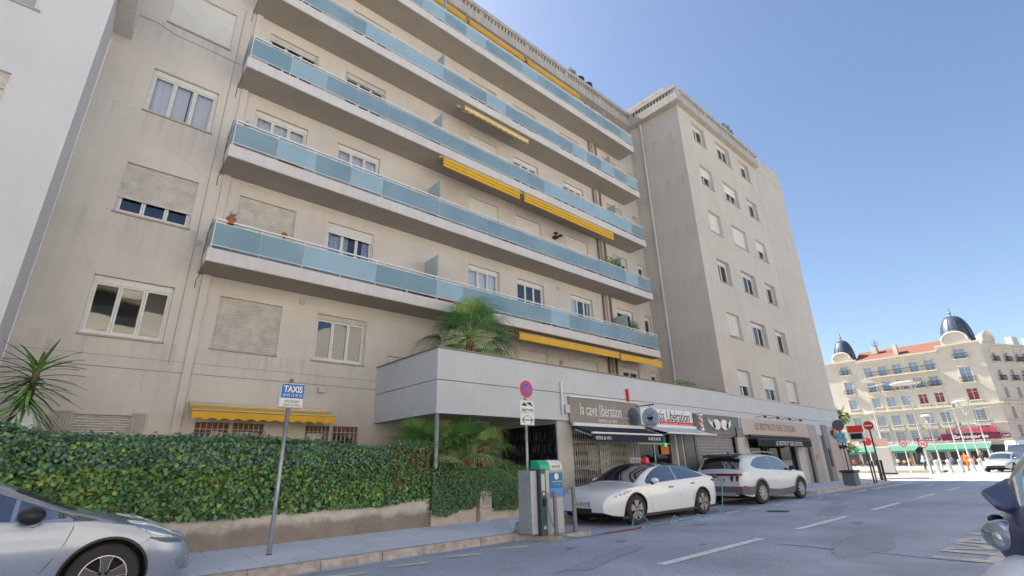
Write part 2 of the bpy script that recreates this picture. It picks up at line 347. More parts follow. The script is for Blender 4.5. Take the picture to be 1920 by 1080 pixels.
for pts_, nm_ in (([(9.2, 3.0), (10.6, 3.6), (12.6, 3.7), (13.0, 3.1), (11.0, 2.7)], 0), ([(5.6, 5.6), (8.4, 6.3), (8.6, 6.0), (6.2, 5.35)], 1), ([(15.5, 5.5), (19.5, 6.2), (19.8, 5.8), (16.2, 5.1)], 1)):
    k_ = len(pts_); pp = []
    for i in range(k_):
        a_, b_ = pts_[i], pts_[(i+1) % k_]
        for j in range(6): f_ = j/6; pp.append((a_[0]+(b_[0]-a_[0])*f_+random.uniform(-.05, .05), a_[1]+(b_[1]-a_[1])*f_+random.uniform(-.05, .05)))
    mark(pp, ASPH2, .0065, 'road_patch')
os_ = MB()
for x_, y_, r_ in ((6.3, 4.1, .22), (8.7, 6.7, .15), (12.1, 6.9, .2), (9.3, 5.3, .1), (14.5, 4.2, .18), (20.5, 6.4, .3), (7.4, 6.9, .12)):
    os_.face([(x_+r_*(1+.35*math.sin(i*2.3+x_))*math.cos(i*.39), y_+r_*.6*(1+.35*math.cos(i*1.7))*math.sin(i*.39), .0075) for i in range(16)])
os_.build('road_stains', mat('oil_stain', (.24, .26, .31), .6), kind='structure')
rm = MB(); rm.lathe([(.001, .009), (.31, .009), (.33, .0075)], (16.4, 6.75, 0), 28, cap=False); rm.build('manhole_cover', MATS.get('cast_iron') or mat('cast_iron', (.075, .075, .08), .7, .4, bump=.4), label='round dark iron cover in the road beside the white cars', cat='manhole cover', at=(16.4, 6.75, 0))
mh = MB(); mh.box(3.85, 4.75, 9.02, 9.42, PZ-.02, PZ+.006)
for i in range(8):
    for j in range(4): mh.box(3.89+i*.107, 3.97+i*.107, 9.05+j*.09, 9.11+j*.09, PZ+.006, PZ+.011)
mh.build('manhole_cover', mat('cast_iron', (.075, .075, .08), .7, .4, bump=.4), label='dark rectangular iron cover set in the pavement near the taxi stand pole', cat='manhole cover', at=(4.3, 9.2, PZ))

# ---------------- wall and window helpers ----------------
def wall(mb, u0, u1, z0, z1, y, holes, d=.16, m=0, mr=0):
    hs = [h for h in holes if h[0] < u1 and h[1] > u0 and h[2] < z1 and h[3] > z0]
    us = sorted({u0, u1, *[c for h in hs for c in h[:2]]}); zs = sorted({z0, z1, *[c for h in hs for c in h[2:4]]})
    us = [u for u in us if u0-1e-6 <= u <= u1+1e-6]; zs = [z for z in zs if z0-1e-6 <= z <= z1+1e-6]
    for i in range(len(us)-1):
        for j in range(len(zs)-1):
            cu, cz = (us[i]+us[i+1])/2, (zs[j]+zs[j+1])/2
            if any(h[0] < cu < h[1] and h[2] < cz < h[3] for h in hs): continue
            mb.face([(us[i], y, zs[j]), (us[i+1], y, zs[j]), (us[i+1], y, zs[j+1]), (us[i], y, zs[j+1])], m)
    for a, b, c, e in [h[:4] for h in hs]:
        Y = y+d
        mb.face([(a, y, c), (a, Y, c), (a, Y, e), (a, y, e)], mr); mb.face([(b, y, c), (b, y, e), (b, Y, e), (b, Y, c)], mr)
        mb.face([(a, y, e), (a, Y, e), (b, Y, e), (b, y, e)], mr); mb.face([(a, y, c), (b, y, c), (b, Y, c), (a, Y, c)], mr)
def window(bld, x0, x1, z0, z1, y, n=3, shut=0., curt=None, fm=None, sm=None, d=.16, xf=None, sill=True, slatgap=.3, lab=None, box=.10):
    fm = fm or FRAME; sm = sm or SLAT; f = MB(); ya, yb = y+d-.06, y+d+.0; t = .055
    f.box(x0+.002, x0+t, ya, yb, z0+.002, z1-.002); f.box(x1-t, x1-.002, ya, yb, z0+.002, z1-.002)
    f.box(x0+t, x1-t, ya, yb, z0+.002, z0+t+.01); f.box(x0+t, x1-t, ya-.01, yb, z1-t-box, z1-.002)
    W = (x1-x0-2*t)/n
    for i in range(n):
        a = x0+t+i*W; b = a+W; s = .045; e0, e1 = z0+t+.01, z1-t-box
        f.box(a+.003, a+s, ya+.012, yb-.01, e0, e1); f.box(b-s, b-.003, ya+.012, yb-.01, e0, e1)
        f.box(a+s, b-s, ya+.012, yb-.01, e0, e0+s); f.box(a+s, b-s, ya+.012, yb-.01, e1-s, e1)
    fr = f.build('window', fm, bld, xf=xf, label=lab)
    if shut < .97:
        p = MB(); zt = z1-t-box-(z1-z0)*shut*.0
        for i in range(n):
            a = x0+t+i*W; j_ = [random.uniform(-.005, .005) for _ in range(2)]; p.face([(a+.03, yb-.02+j_[0]+j_[1], z0+t), (a+W-.03, yb-.02-j_[0]+j_[1], z0+t), (a+W-.03, yb-.02-j_[0]-j_[1], zt), (a+.03, yb-.02+j_[0]-j_[1], zt)])
        p.build('pane', GLASS, fr, xf=xf)
    if curt is not None:
        c = MB(); N = 40; gp = random.choice((0, 0, .18, .3, .4)); gc = random.choice((.35, .5, .66, .3)); NN = [i for i in range(N+1)]
        wp = lambda u: u if not gp else (u/gc*(gc-gp/2) if u < gc else 1-(1-u)/(1-gc)*(1-gc-gp/2))
        rows = [[(x0+t+(x1-x0-2*t)*wp(i/N), yb+.06+.018*math.sin(i*1.1)+.008*math.sin(i*2.7), z) for i in range(N+1)] for z in (z0+.03, z1-.05)]
        c.grid(rows)
        if gp:
            k_ = int(gc*N); c.f = [f_ for i_, f_ in enumerate(c.f) if i_ != k_-(0 if k_/N >= gc else 0)]; c.m = c.m[:len(c.f)]
        c.build('curtain', curt, fr, smooth=True, xf=xf)
    if shut > 0:
        s = MB(); h = (z1-z0)*shut; k = max(2, int(h/.052)); sp = h/k; ys = ya-.03
        for i in range(k):
            zt_, zb_ = z1-.004-i*sp, z1-.004-(i+1)*sp
            s.face([(x0+.03, ys-.004, zb_+.008), (x1-.03, ys-.004, zb_+.008), (x1-.03, ys-.014, zb_+sp*.5), (x0+.03, ys-.014, zb_+sp*.5)])
            s.face([(x0+.03, ys-.014, zb_+sp*.5), (x1-.03, ys-.014, zb_+sp*.5), (x1-.03, ys, zt_), (x0+.03, ys, zt_)])
            s.face([(x0+.03, ys+.012, zb_), (x1-.03, ys+.012, zb_), (x1-.03, ys-.004, zb_+.008), (x0+.03, ys-.004, zb_+.008)])
        s.box(x0+.03, x1-.03, ys-.02, ys+.012, z1-h-.03, z1-h)
        s.box(x0+.003, x0+.03, ys-.03, ys+.02, z0+.01, z1-.004); s.box(x1-.03, x1-.003, ys-.03, ys+.02, z0+.01, z1-.004)
        s.build('roller_shutter', sm, fr, xf=xf)
    if sill:
        q = MB(); q.box(x0-.03, x1+.03, y-.045, y+d-.062, z0-.045, z0-.001); q.build('sill', COPING, fr, xf=xf)
    return fr
# ---------------- main apartment building ----------------
YW, YT = 13.95, 10.6
XL, XP, XR, XE = -1.3, 6.83, 22.54, 37.72
bld = thing('apartment_building', 'long beige apartment block with five frosted glass balconies and shops at street level', 'building', (10, YW, 0))
ZT = [5.80, 8.81, 11.80, 14.83, 17.81]
H1 = 1.38
cA, cB, cC, cD, cE, cF = (-.30, 1.25), (2.24, 3.80), (4.77, 6.32), (10.21, 11.76), (12.73, 14.29), (16.01, 17.55)
spec = []   # x0,x1,z0,z1,n,shut,curtain,frame,slat
def W(c, r, n=3, shut=0., curt=None, fm=None, sm=None, h=H1, **k):
    spec.append((c[0], c[1], ZT[r]-h, ZT[r], n, shut, curt, fm, sm, k))
W(cA, 0, 3, 0); W(cA, 1, 3, .68); W(cA, 2, 3, 0, CURT); W(cA, 3, 3, 1.0, sm=SLATW); W(cA, 4, 3, 1.0)
W(cB, 0, 3, 1.0); W(cB, 1, 3, 1.0); W(cB, 2, 3, 0, CURT); W(cB, 3, 3, .15); W(cB, 4, 3, .3)
W(cC, 0, 3, .08); W(cC, 1, 3, .22, LACE, sm=SLATW); W(cC, 2, 3, 0, CURT); W(cC, 3, 3, .12); W(cC, 4, 3, .2)
W(cD, 0, 3, .3, LACE); W(cD, 1, 3, .0, CURT); W(cD, 2, 3, 1.0, sm=SLATW); W(cD, 3, 3, 1.0, sm=SLATW); W(cD, 4, 3, .6)
W(cE, 0, 3, .32, None, WHITE, SLATW); W(cE, 1, 3, 0); W(cE, 2, 3, 1.0, sm=SLATW); W(cE, 3, 3, 0, None, WHITE); W(cE, 4, 3, .5)
W(cF, 0, 3, .34, None, WHITE, SLATW); W(cF, 1, 3, 0, CURT); W(cF, 2, 3, 1.0, sm=SLATW); W(cF, 3, 3, 0, None, WHITE); W(cF, 4, 3, .3)
cG, cH = (19.45, 20.8), (21.82, 22.4)
for r in range(5): W(cG, r, 2, (.0, 0, .3, 1, .4)[r], None, WHITE)
for r in range(5): W(cH, r, 1, (0, 0, 0, 1.0, 0)[r], None, WHITE, h=1.2)
W((7.11, 8.3), 0, 2, 0, h=.98)
spec[-1] = (7.11, 8.2, 3.75, 4.82, 2, 0, None, None, None, {})
# ground-floor windows behind the hedge
spec.append((-.02, 1.02, 1.3, 2.70, 3, 1.0, None, None, None, {}))
for a, b in ((2.23, 2.96), (3.04, 3.76), (4.81, 5.47), (5.56, 6.31)): spec.append((a, b, 1.15, 2.62, 1, 0, None, mat('brown_frame', (.22, .08, .05), .6), None, {}))
for c in (cB, cC, cD, cE, cF): spec.append((c[0], c[1], 19.3, 20.7, 3, .4, None, None, None, {}))
holes = [(s[0], s[1], s[2], s[3]) for s in spec]
mw = MB(); wall(mw, XL, XR, PZ, 20.96, YW, holes)
mw.box(1.765, 1.94, YW-.06, YW-.002, 1.0, 6.28)
for k in range(1, 5): mw.box(1.765, 1.94, YW-.06, YW-.002, 6.63+2.995*(k-1), 6.28+2.995*k)
mw.build('facade_wall', STUCCO, bld)
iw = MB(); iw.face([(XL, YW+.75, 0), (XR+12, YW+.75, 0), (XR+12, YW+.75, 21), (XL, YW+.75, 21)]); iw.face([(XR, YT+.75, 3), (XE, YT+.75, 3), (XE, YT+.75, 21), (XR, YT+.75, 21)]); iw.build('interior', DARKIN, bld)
st = MB(); st.box(XL, XR, YW+.8, 26, 0, 20.9); st.face([(XL, YW, 0), (XL, 26, 0), (XL, 26, 21), (XL, YW, 21)]); st.face([(XL, YW+.17, 20.9), (XR, YW+.17, 20.9), (XR, 26, 20.9), (XL, 26, 20.9)]); st.build('building_body', STUCCO, bld)
gr = MB()
for z in (3.72,): gr.box(XL, 1.76, YW-.004, YW, z, z+.018); gr.box(1.95, XP, YW-.004, YW, z, z+.018)
gr.box(XL, 1.76, YW-.003, YW, 3.98, 3.99); gr.box(1.95, XP, YW-.003, YW, 3.98, 3.99)
gr.build('wall_joint', mat('joint_dark', (.28, .25, .24), .9), bld)  # thin dark lines laid on the wall as joints
for i, s in enumerate(spec): window(bld, s[0], s[1], s[2], s[3], YW, s[4], s[5], s[6], s[7], s[8], sill=s[3] < 16, **s[9])
# balconies
FROSTB = mat('frosted_glass_b', (.345, .48, .55), .18, var=.12, vscale=1.1, ior=1.7)
BX0, BX1, BY = 1.62, 21.17, 12.88
for k in range(5):
    zb = 6.285+2.995*k; zt = zb+.345
    b = MB(); b.box(BX0, BX1, BY, YW-.003, zb, zt); bal = b.build('balcony', CONC, bld); b = MB(); b.box(BX0+.03, BX1-.03, BY+.03, YW-.003, zb-.01, zb-.001); b.build('soffit_shade', SOFFIT_SHADE, bal)  # thin added sheet below the slab carries the painted underside shade
    gl = MB(); z0, z1 = zt+.10, zt+.69; n = 18; pw = (BX1-BX0-.12)/n
    for i in range(n):
        j_ = random.uniform(-.003, .003); gl.box(BX0+.06+i*pw+.007, BX0+.06+(i+1)*pw-.007, BY+.012+j_, BY+.022+j_, z0+abs(j_), z1-abs(j_), random.choice((0, 0, 1)))
    gl.box(BX0+.05, BX0+.062, BY+.08, YW-.05, z0, z1); gl.box(BX1-.062, BX1-.05, BY+.08, YW-.05, z0, z1)
    gl.build('glass_railing', [FROST, FROSTB], bal)
    r = MB(); yr = BY+.035
    r.box(BX0+.03, BX1-.03, yr-.02, yr+.03, zt+.78, zt+.82)
    r.box(BX0+.03, BX1-.03, BY+.004, BY+.03, z1, z1+.018); r.box(BX0+.03, BX1-.03, BY+.004, BY+.03, z0-.018, z0)
    for xx in (BX0+.03, BX1-.07):
        r.box(xx, xx+.04, yr+.03, YW, zt+.78, zt+.82); r.box(xx, xx+.02, yr+.012, YW, z0-.02, z0)
    for i in range(n+1):
        x = BX0+.06+i*pw; r.box(x-.013, x+.013, yr-.012, yr+.013, zt, zt+.78)
    r.build('railing_frame', RAIL, bal)
    for x_, h_ in ((8.30, 1.72), (19.0, 1.55)): sc_ = MB(); sc_.box(x_, x_+.03, YW-.85, YW-.01, zt+.02, zt+h_); sc_.build('divider_screen', FROST2, bal)
    cb_ = MB(); c0_ = [(BX0-.02, BY+.2, zb-.3), (BX0-.06, BY+.15, zb+.1), (BX0-.05, BY+.12, zt+.3), (BX0-.01, BY+.08, zt+.8)]; cb_.tube(c0_, .009, 5); cb_.tube([(BX0-.02, BY+.2, zb-.3), (BX0-.0, YW-.2, zb-.25), (BX0+.02, YW-.02, zb-.4)], .009, 5); cb_.build('cable', BLACK, bal)
cq = MB()
for px_, pz_, dx_, dz_, n_ in ((.2, 9.6, .10, -.05, 14), (5.1, 3.2, .09, .03, 12), (8.0, 4.6, -.03, -.11, 9), (.9, 4.1, .02, -.12, 7), (-.9, 6.8, .06, -.09, 12)):
    P_ = [Vector((px_, YW+.001, pz_))]
    for _ in range(n_): P_.append(P_[-1]+Vector((dx_+random.uniform(-.04, .04), 0, dz_+random.uniform(-.04, .04))))
    cq.tube(P_, .0035, 3)
cq.build('wall_crack', mat('crack_line', (.30, .26, .23), .9), bld)
for x_, z_ in ((1.5, 7.1), (4.3, 6.05), (9.3, 6.05), (9.4, 9.4), (6.9, 3.2), (15.2, 8.9)):
    vq = MB(); vq.box(x_-.08, x_+.08, YW-.02, YW-.001, z_-.08, z_+.08); [vq.box(x_-.07, x_+.07, YW-.028, YW-.02, z_-.06+i*.035, z_-.045+i*.035) for i in range(4)]; vq.build('vent_grille', mat('vent_beige', (.50, .46, .42), .6), bld)
wq = MB(); wq.tube([(-.92, YW-.03, 13.2), (-.5, YW-.012, 13.25), (-.1, YW-.012, 13.12), (1.6, YW-.012, 13.1)], .012, 5); wq.tube([(1.45, YW-.012, 3.9), (1.45, YW-.012, 15.2)], .010, 5); wq.build('wall_cable', mat('cable_beige', (.44, .41, .38), .7), bld)
# rain pipes on the wall
for k, x in enumerate((18.33, 18.62, 18.9)):
    p = MB(); p.tube([(x, YW-.07, 3.4), (x, YW-.07, 20.9)], .05, 8); p.build('rain_pipe', mat('pipe_brown' if k != 1 else 'pipe_beige', (.26, .19, .16) if k != 1 else (.58, .52, .47), .6), bld, smooth=True)
p = MB(); p.tube([(XR-.12, 13.0, 3.3), (XR-.12, 13.0, 20.9)], .06, 8)
for z in range(4, 21, 2): p.tube([(XR-.12, 13.0, z), (XR-.12, 13.0, z+.05)], .075, 8)
p.build('rain_pipe', mat('pipe_grey', (.60, .58, .56), .5), bld, smooth=True)
# tower
TZ = [5.69, 8.67, 11.68, 14.62, 17.6, 20.55]
tsp = []
t1, t2, t3 = (24.13, 25.55), (26.92, 28.8), (30.12, 31.62)
sh = [[.55, .85, 0, 1, .42, 0], [.5, 0, 0, 1, .42, 0], [.85, 0, 0, .45, 0, 0]]
for ci, c in enumerate((t1, t2, t3)):
    for r in range(6): tsp.append((c[0], c[1], TZ[r]-1.32, TZ[r], 2 if ci != 1 else 3, sh[ci][r]))
tw = MB(); wall(tw, XR, 32.95, 4.2, 20.96, YT, [s[:4] for s in tsp], d=.26); wall(tw, 32.97, XE, 4.2, 22.35, YT, [], d=.2, m=0)
tw.face([(32.95, YT, 4.2), (32.95, YT+.03, 4.2), (32.95, YT+.03, 20.96), (32.95, YT, 20.96)]); tw.face([(32.95, YT+.03, 4.2), (32.97, YT+.03, 4.2), (32.97, YT+.03, 20.96), (32.95, YT+.03, 20.96)])
tw.face([(XR, YT, 3), (XR, YT, 20.96), (XR, 18, 20.96), (XR, 18, 3)]); tw.face([(XE, YT, 0), (XE, 26, 0), (XE, 26, 22.35), (XE, YT, 22.35)])
tw.face([(32.97, YT, 22.35), (XE, YT, 22.35), (XE, 26, 22.35), (32.97, 26, 22.35)]); tw.face([(32.97, YT, 20.9), (32.97, YT, 22.35), (32.97, 26, 22.35), (32.97, 26, 20.9)])
tw.face([(XR, 26, 0), (XR, 26, 21), (XE, 26, 21), (XE, 26, 0)]); tw.face([(XR, YT, 20.955), (33, YT, 20.955), (33, 26, 20.955), (XR, 26, 20.955)])
tw.build('tower_wall', STUCCO_T, bld)
for s in tsp: window(bld, s[0], s[1], s[2], s[3], YT, s[4], s[5], None, None, SLATW, d=.26)
jt = MB(); jt.box(32.97, XE, YT-.004, YT, 21.0, 21.03); jt.box(32.955, 32.968, YT-.002, YT+.01, 4.4, 20.96); jt.build('wall_joint', MATS['joint_dark'], bld)
# cornice with balustrade: main block and tower
def balus(mb, a, b, z0, dirx, n0, n1, y, out):   # slots along an edge
    z1, z2, z3 = z0+.52, z0+.80, z0+1.02
    if dirx:
        mb.box(a, b, y, y+.42, z0, z1); mb.box(a, b, y-.03, y+.25, z2, z3); k = int((b-a)/.21)
        for i in range(k):
            if i % 14 in (0,): mb.box(a+i*.21, a+i*.21+.205, y+.02, y+.2, z1, z2)
            else: mb.box(a+i*.21, a+i*.21+.10, y+.04, y+.16, z1, z2)
    else:
        mb.box(y, y+.42, a, b, z0, z1); mb.box(y-.03, y+.25, a, b, z2, z3); k = int((b-a)/.21)
        for i in range(k):
            if i % 14 == 0: mb.box(y+.02, y+.2, a+i*.21, a+i*.21+.205, z1, z2)
            else: mb.box(y+.04, y+.16, a+i*.21, a+i*.21+.10, z1, z2)
cn = MB(); balus(cn, XL, 22.1, 20.955, True, 0, 0, 13.54, 0); cn.build('roof_cornice', CORN, bld)
cn = MB(); balus(cn, YT-.28, 20, 20.958, False, 0, 0, 22.12, 0); cn.build('roof_cornice', CORN, bld)
cn = MB(); balus(cn, 22.54, 32.9, 20.953, True, 0, 0, YT-.30, 0); cn.build('roof_cornice', CORN, bld)
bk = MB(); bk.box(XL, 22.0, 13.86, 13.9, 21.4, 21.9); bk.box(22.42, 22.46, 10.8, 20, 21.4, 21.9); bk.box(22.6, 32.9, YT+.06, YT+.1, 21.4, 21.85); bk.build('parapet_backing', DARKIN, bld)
at_ = MB(); at_.box(24.2, 31, 12.1, 22, 20.96, 24.0); at_.box(24.0, 31.1, 11.95, 22.1, 23.8, 24.02); at_.build('attic_storey', CORN, bld)
# podium
pd = MB(); ZS = 3.565
def ring(z0, z1, off=0.0):
    pd.prism([(XP-off, YW-.002, z0), (XP-off, YT-off, z0), (XE+.0, YT-off, z0), (XE, YT+.2, z0), (XP+.2, YT+.2, z0), (XP+.2, YW-.002, z0)], (0, 0, z1-z0))
ring(2.74, ZS, .05); ring(ZS+.02, 4.39, .05)
pd.build('podium_parapet', PODIUM, bld)
q = MB(); q.prism([(XP+.02, YW-.002, ZS), (XP+.02, YT+.02, ZS), (XE, YT+.02, ZS), (XE, YT+.1, ZS), (XP+.1, YT+.1, ZS), (XP+.1, YW-.002, ZS)], (0, 0, .02))
q.prism([(XP-.09, YW-.002, 4.392), (XP-.09, YT-.09, 4.392), (22.5, YT-.09, 4.392), (22.5, YT+.24, 4.392), (XP+.24, YT+.24, 4.392), (XP+.24, YW-.002, 4.392)], (0, 0, .035))
q.box(22.52, XE, YT-.065, YT-.048, 4.33, 4.35)
q.build('parapet_coping', mat('coping_dark', (.26, .22, .19), .85), bld)
sl = MB(); sl.box(XP+.2, XR, YT+.2, YW-.004, 2.95, 3.3); sl.build('terrace_slab', CONC, bld)
po = MB(); po.tube([(6.87, YT+.05, PZ), (6.87, YT+.05, 2.74)], .055, 12); po.build('corner_post', mat('post_blue_grey', (.42, .47, .50), .4, .3), bld, smooth=True)
# street-level shop walls
SY = 10.66
swm = mat('shop_wall', (.56, .52, .48), .85, bump=.2, bscale=40, var=.1, vscale=1)
GREYP = mat('grey_panel', (.15, .155, .155), .55, var=.15, vscale=3)
STONE = mat('pink_stone', (.55, .43, .37), .8, bump=.2, bscale=40, var=.15, vscale=2)
sw = MB()
shop_holes = [(11.85, 14.95, PZ, 2.62), (15.35, 17.75, PZ, 2.6), (19.3, 22.7, PZ, 2.45), (24.1, 29.9, .5, 2.42), (30.9, 32.5, PZ, 2.6)]
wall(sw, 11.2, XE, PZ, 2.95, SY, shop_holes, d=.25)
sw.build('shop_front_wall', swm, bld)
sd_ = MB()   # side wall of the shops with the bottle window, faces -X
XFs = Matrix(((0, 1, 0, 0), (-1, 0, 0, 0), (0, 0, 1, 0), (0, 0, 0, 1)))     # local (x,y) -> world (y,-x)
XS = Matrix.Translation((11.2, 13.95, 0)) @ XFs
wall(sd_, 0, 13.95-SY, PZ, 2.95, 0, [(.68, 3.22, 1.0, 2.64)], d=.1); sd_.build('porch_side_wall', swm, bld, xf=XS)
bc = MB(); bc.box(11.9, 37.5, 12.6, 12.65, PZ, 2.95); bc.box(11.3, 37.5, SY+.3, 12.6, 2.9, 2.94); bc.build('shop_interior', mat('shop_interior', (.10, .085, .07), .8, var=.3, vscale=5), bld)
# bottle window
f = MB(); X0, X1 = .68, 3.22
f.box(X0, X1, .02, .07, 1.0, 1.04); f.box(X0, X1, .02, .07, 2.6, 2.64)
for i in range(5): x = X0+(X1-X0-.04)*i/4; f.box(x, x+.04, .02, .07, 1.04, 2.6)
bw = f.build('bottle_window', BLACK, bld, xf=XS)
p = MB(); p.face([(X0, .075, 1.0), (X1, .075, 1.0), (X1, .075, 2.64), (X0, .075, 2.64)]); p.build('pane', glassmat('shop_glass', (.8, .85, .9), 1.5, .02), bw, xf=XS)
f = MB()
for i in range(22): x = X0+(X1-X0)*i/21; f.box(x, x+.01, -.0, .01, 1.0, 2.64)
for z in (1.4, 1.8, 2.2): f.box(X0, X1, -.0, .012, z, z+.012)
f.build('security_grille', mat('grille_blue_black', (.03, .035, .06), .5), bw, xf=XS)
sh_ = MB()
for z in (1.05, 1.42, 1.8, 2.18): sh_.box(X0, X1, .15, .4, z, z+.02)
sh_.box(X0, X1, .42, .44, 1.0, 2.64)
shf = sh_.build('bottle_shelves', mat('shelf_wood', (.09, .05, .035), .6), bw, xf=XS)
for k, (cn_, cc) in enumerate((('bottle_green', (.02, .07, .03)), ('bottle_amber', (.28, .13, .03)), ('bottle_label', (.6, .57, .5)))):
    bt = MB()
    for z in (1.07, 1.44, 1.82, 2.2):
        x = X0+.06+k*.035
        while x < X1-.05:
            if random.random() < .75:
                bt.lathe([(.033, z), (.033, z+.17), (.012, z+.22), (.012, z+.28)], (x, .26, 0), 7)
            x += random.uniform(.1, .16)
    bt.build('bottles', mat(cn_, cc, .15), shf, smooth=True, kind='stuff', xf=XS)
pb = MB(); pb.box(7.6, 8.4, YW-.05, YW-.01, PZ, 2.2); pb.build('porch_door', mat('porch_door_grey', (.32, .33, .34), .5), bld)
# left neighbour building
nb = thing('apartment_building', 'plain pale rendered neighbour building standing forward of the balcony block', 'building', (-6, 12.25, 0))
NW = [(-4.3, -2.34, 7.68, 9.07), (-4.3, -2.33, 10.7-1.38+.02, 10.75), (-4.3, -2.34, 10.72+.03, 12.1), (-4.3, -2.34, 4.7, 6.08)]
NW = [(-4.3, -2.35, 8.60-.9, 9.07), (-4.3, -2.35, 10.76, 12.15), (-4.3, -2.35, 4.7, 6.08)]
m_ = MB(); wall(m_, -14, XL-.002, 0, 21.3, 12.25, NW); m_.face([(XL-.002, 12.25, 0), (XL-.002, YW+.0, 0), (XL-.002, YW, 21.3), (XL-.002, 12.25, 21.3)])
m_.face([(-14, 12.25, 21.3), (XL, 12.25, 21.3), (XL, 26, 21.3), (-14, 26, 21.3)]); m_.face([(-14, 12.25, 0), (-14, 12.25, 21.3), (-14, 26, 21.3), (-14, 26, 0)])
m_.build('wall', STUCCO_L, nb)
m_ = MB(); m_.face([(-14, 13.1, 0), (XL-.01, 13.1, 0), (XL-.01, 13.1, 21.2), (-14, 13.1, 21.2)]); m_.build('interior', DARKIN, nb)
window(nb, *NW[0], 12.25, 3, .25, None); window(nb, *NW[1], 12.25, 3, 0, CURT); window(nb, *NW[2], 12.25, 3, .5)
m_ = MB(); m_.box(XL, -.92, 11.2, YW-.004, 12.33, 12.6); m_.box(XL, -.92, 11.2, 11.3, 12.6, 13.5); m_.box(-1.0, -.92, 11.3, YW-.004, 12.6, 13.5); m_.build('balcony', CONC, nb)
# ---------------- yellow awnings on the building ----------------
def scallop(x0, x1, z0, z1, n, amp=.05):
    pts = [(x0, z1)];
    for i in range(n*6+1):
        x = x0+(x1-x0)*i/(n*6); pts.append((x, z0+amp*abs(math.sin(math.pi*i/6))))
    pts.append((x1, z1)); return pts
def awning(x0, x1, ztop, yb, proj, drop, label, val=.2, m=YEL, roll=True, n=None, group='folding yellow canvas awnings on the facade'):
    t = thing('awning', label, 'awning', ((x0+x1)/2, yb, ztop), group)
    yf = yb-proj; c = MB(); N = 14
    rows = []
    for i in range(N+1):
        f = i/N; rows.append([(x0+.02, yb-proj*f, ztop-.02-drop*f-.03*math.sin(math.pi*f)), (x1-.02, yb-proj*f, ztop-.02-drop*f-.03*math.sin(math.pi*f))])
    c.grid(rows); zf = ztop-.02-drop; c.build('canvas', m, t)
    v = MB(); n = n or max(3, int((x1-x0)/.28))
    pts = scallop(x0+.02, x1-.02, zf-val, zf-.03, n)
    v.prism([(a, yf-.012, b) for a, b in pts], (0, .006, 0)); v.build('valance', m, t)
    if n >= 100:
        v = MB(); [v.box(x0+.03, x1-.03, yf-.02, yf-.0125, zf-val*f_, zf-val*f_+.018) for f_ in (.35, .68)]; v.build('seam', mat('brown_seam', (.30, .14, .02), .8), t)
    r = MB(); r.tube([(x0, yf, zf), (x1, yf, zf)], .022, 8); r.tube([(x0, yb-.06, ztop), (x1, yb-.06, ztop)], .06, 10)
    r.build('roller_tube', mat('awning_metal', (.62, .55, .42), .5), t, smooth=True)
    for x in (x0+.25, x1-.25):
        a = MB(); mid = (x+(.35 if x < (x0+x1)/2 else -.35)*min(1, (x1-x0)/3), (yb+yf)/2, (ztop+zf)/2-.1)
        a.tube([(x, yb, ztop-.08), mid, (x, yf, zf-.01)], .018, 6); a.build('folding_arm', WHITE, t)
    return t
YA = YW-.01
awning(11.6, 17.55, 6.2, 13.6, .9, .14, 'long yellow scalloped awning under the lowest balcony, left of the shorter one', .30, n=26)
awning(17.6, 20.9, 6.2, 13.6, .9, .16, 'short yellow awning under the right end of the lowest balcony', .30, n=1)
awning(8.15, 11.92, 12.22, 13.05, .32, .12, 'yellow awning under the third balcony, upper left one of the joined pair', .42, n=400)
awning(12.12, 18.1, 12.22, 13.05, .32, .12, 'longest yellow awning under the third balcony, lower right one of the pair', .42, n=400)
awning(9.05, 12.5, 15.2, 13.3, .6, .34, 'faded pale yellow scalloped awning under the fourth balcony', .22, YEL2)
for a, b, nm in ((2.2, 6.2, 'leftmost'), (6.4, 9.6, 'second from the left'), (9.8, 13.2, 'middle'), (13.4, 17.4, 'rightmost')):
    awning(a, b, 20.75, 13.8, .32, .12, 'folded yellow awning under the roof cornice, %s of the row' % nm, .3, n=300)
awning(2.02, 5.42, 3.02, YA, .55, .16, 'bright yellow ground floor awning hanging above the ivy hedge', .22)
# ---------------- shop signs, awnings ----------------
def board(name, label, x0, x1, z0, z1, y, m, cat='shop sign', th=.05, fr=None):
    t = thing(name, label, cat, ((x0+x1)/2, y, z0)); b = MB(); b.box(x0, x1, y-th, y, z0, z1); b.build('panel', m, t, bevel=.004)
    if fr: q = MB(); q.box(x0-.02, x1+.02, y-th-.05, y, z1, z1+.035); q.build('top_rail', fr, t)
    return t
SF = SY-.12
s = board('shop_sign', 'grey brown wine shop fascia reading la cave libération in white', 11.62, 15.32, 2.68, 3.46, SF, mat('taupe_panel', (.27, .235, .21), .5, var=.2, vscale=1.5), fr=WHITE)
WTX = mat('white_lettering', (.8, .8, .78), .5)
text('la cave libération', 2.15, .36, (13.2, SF-.055, 3.12), WTX, s)
text('BIÈRE & VIN', .95, .12, (13.5, SF-.055, 2.8), WTX, s)
q = MB(); q.box(12.5, 14.9, SF-.058, SF-.055, 2.92, 2.93); q.build('line', WTX, s)
q = MB(); q.ellip((14.96, SF-.05, 2.95), (.36, .012, .36), 20, 8); q.build('dark_disc', mat('sign_disc_dark', (.05, .055, .07), .5), s)
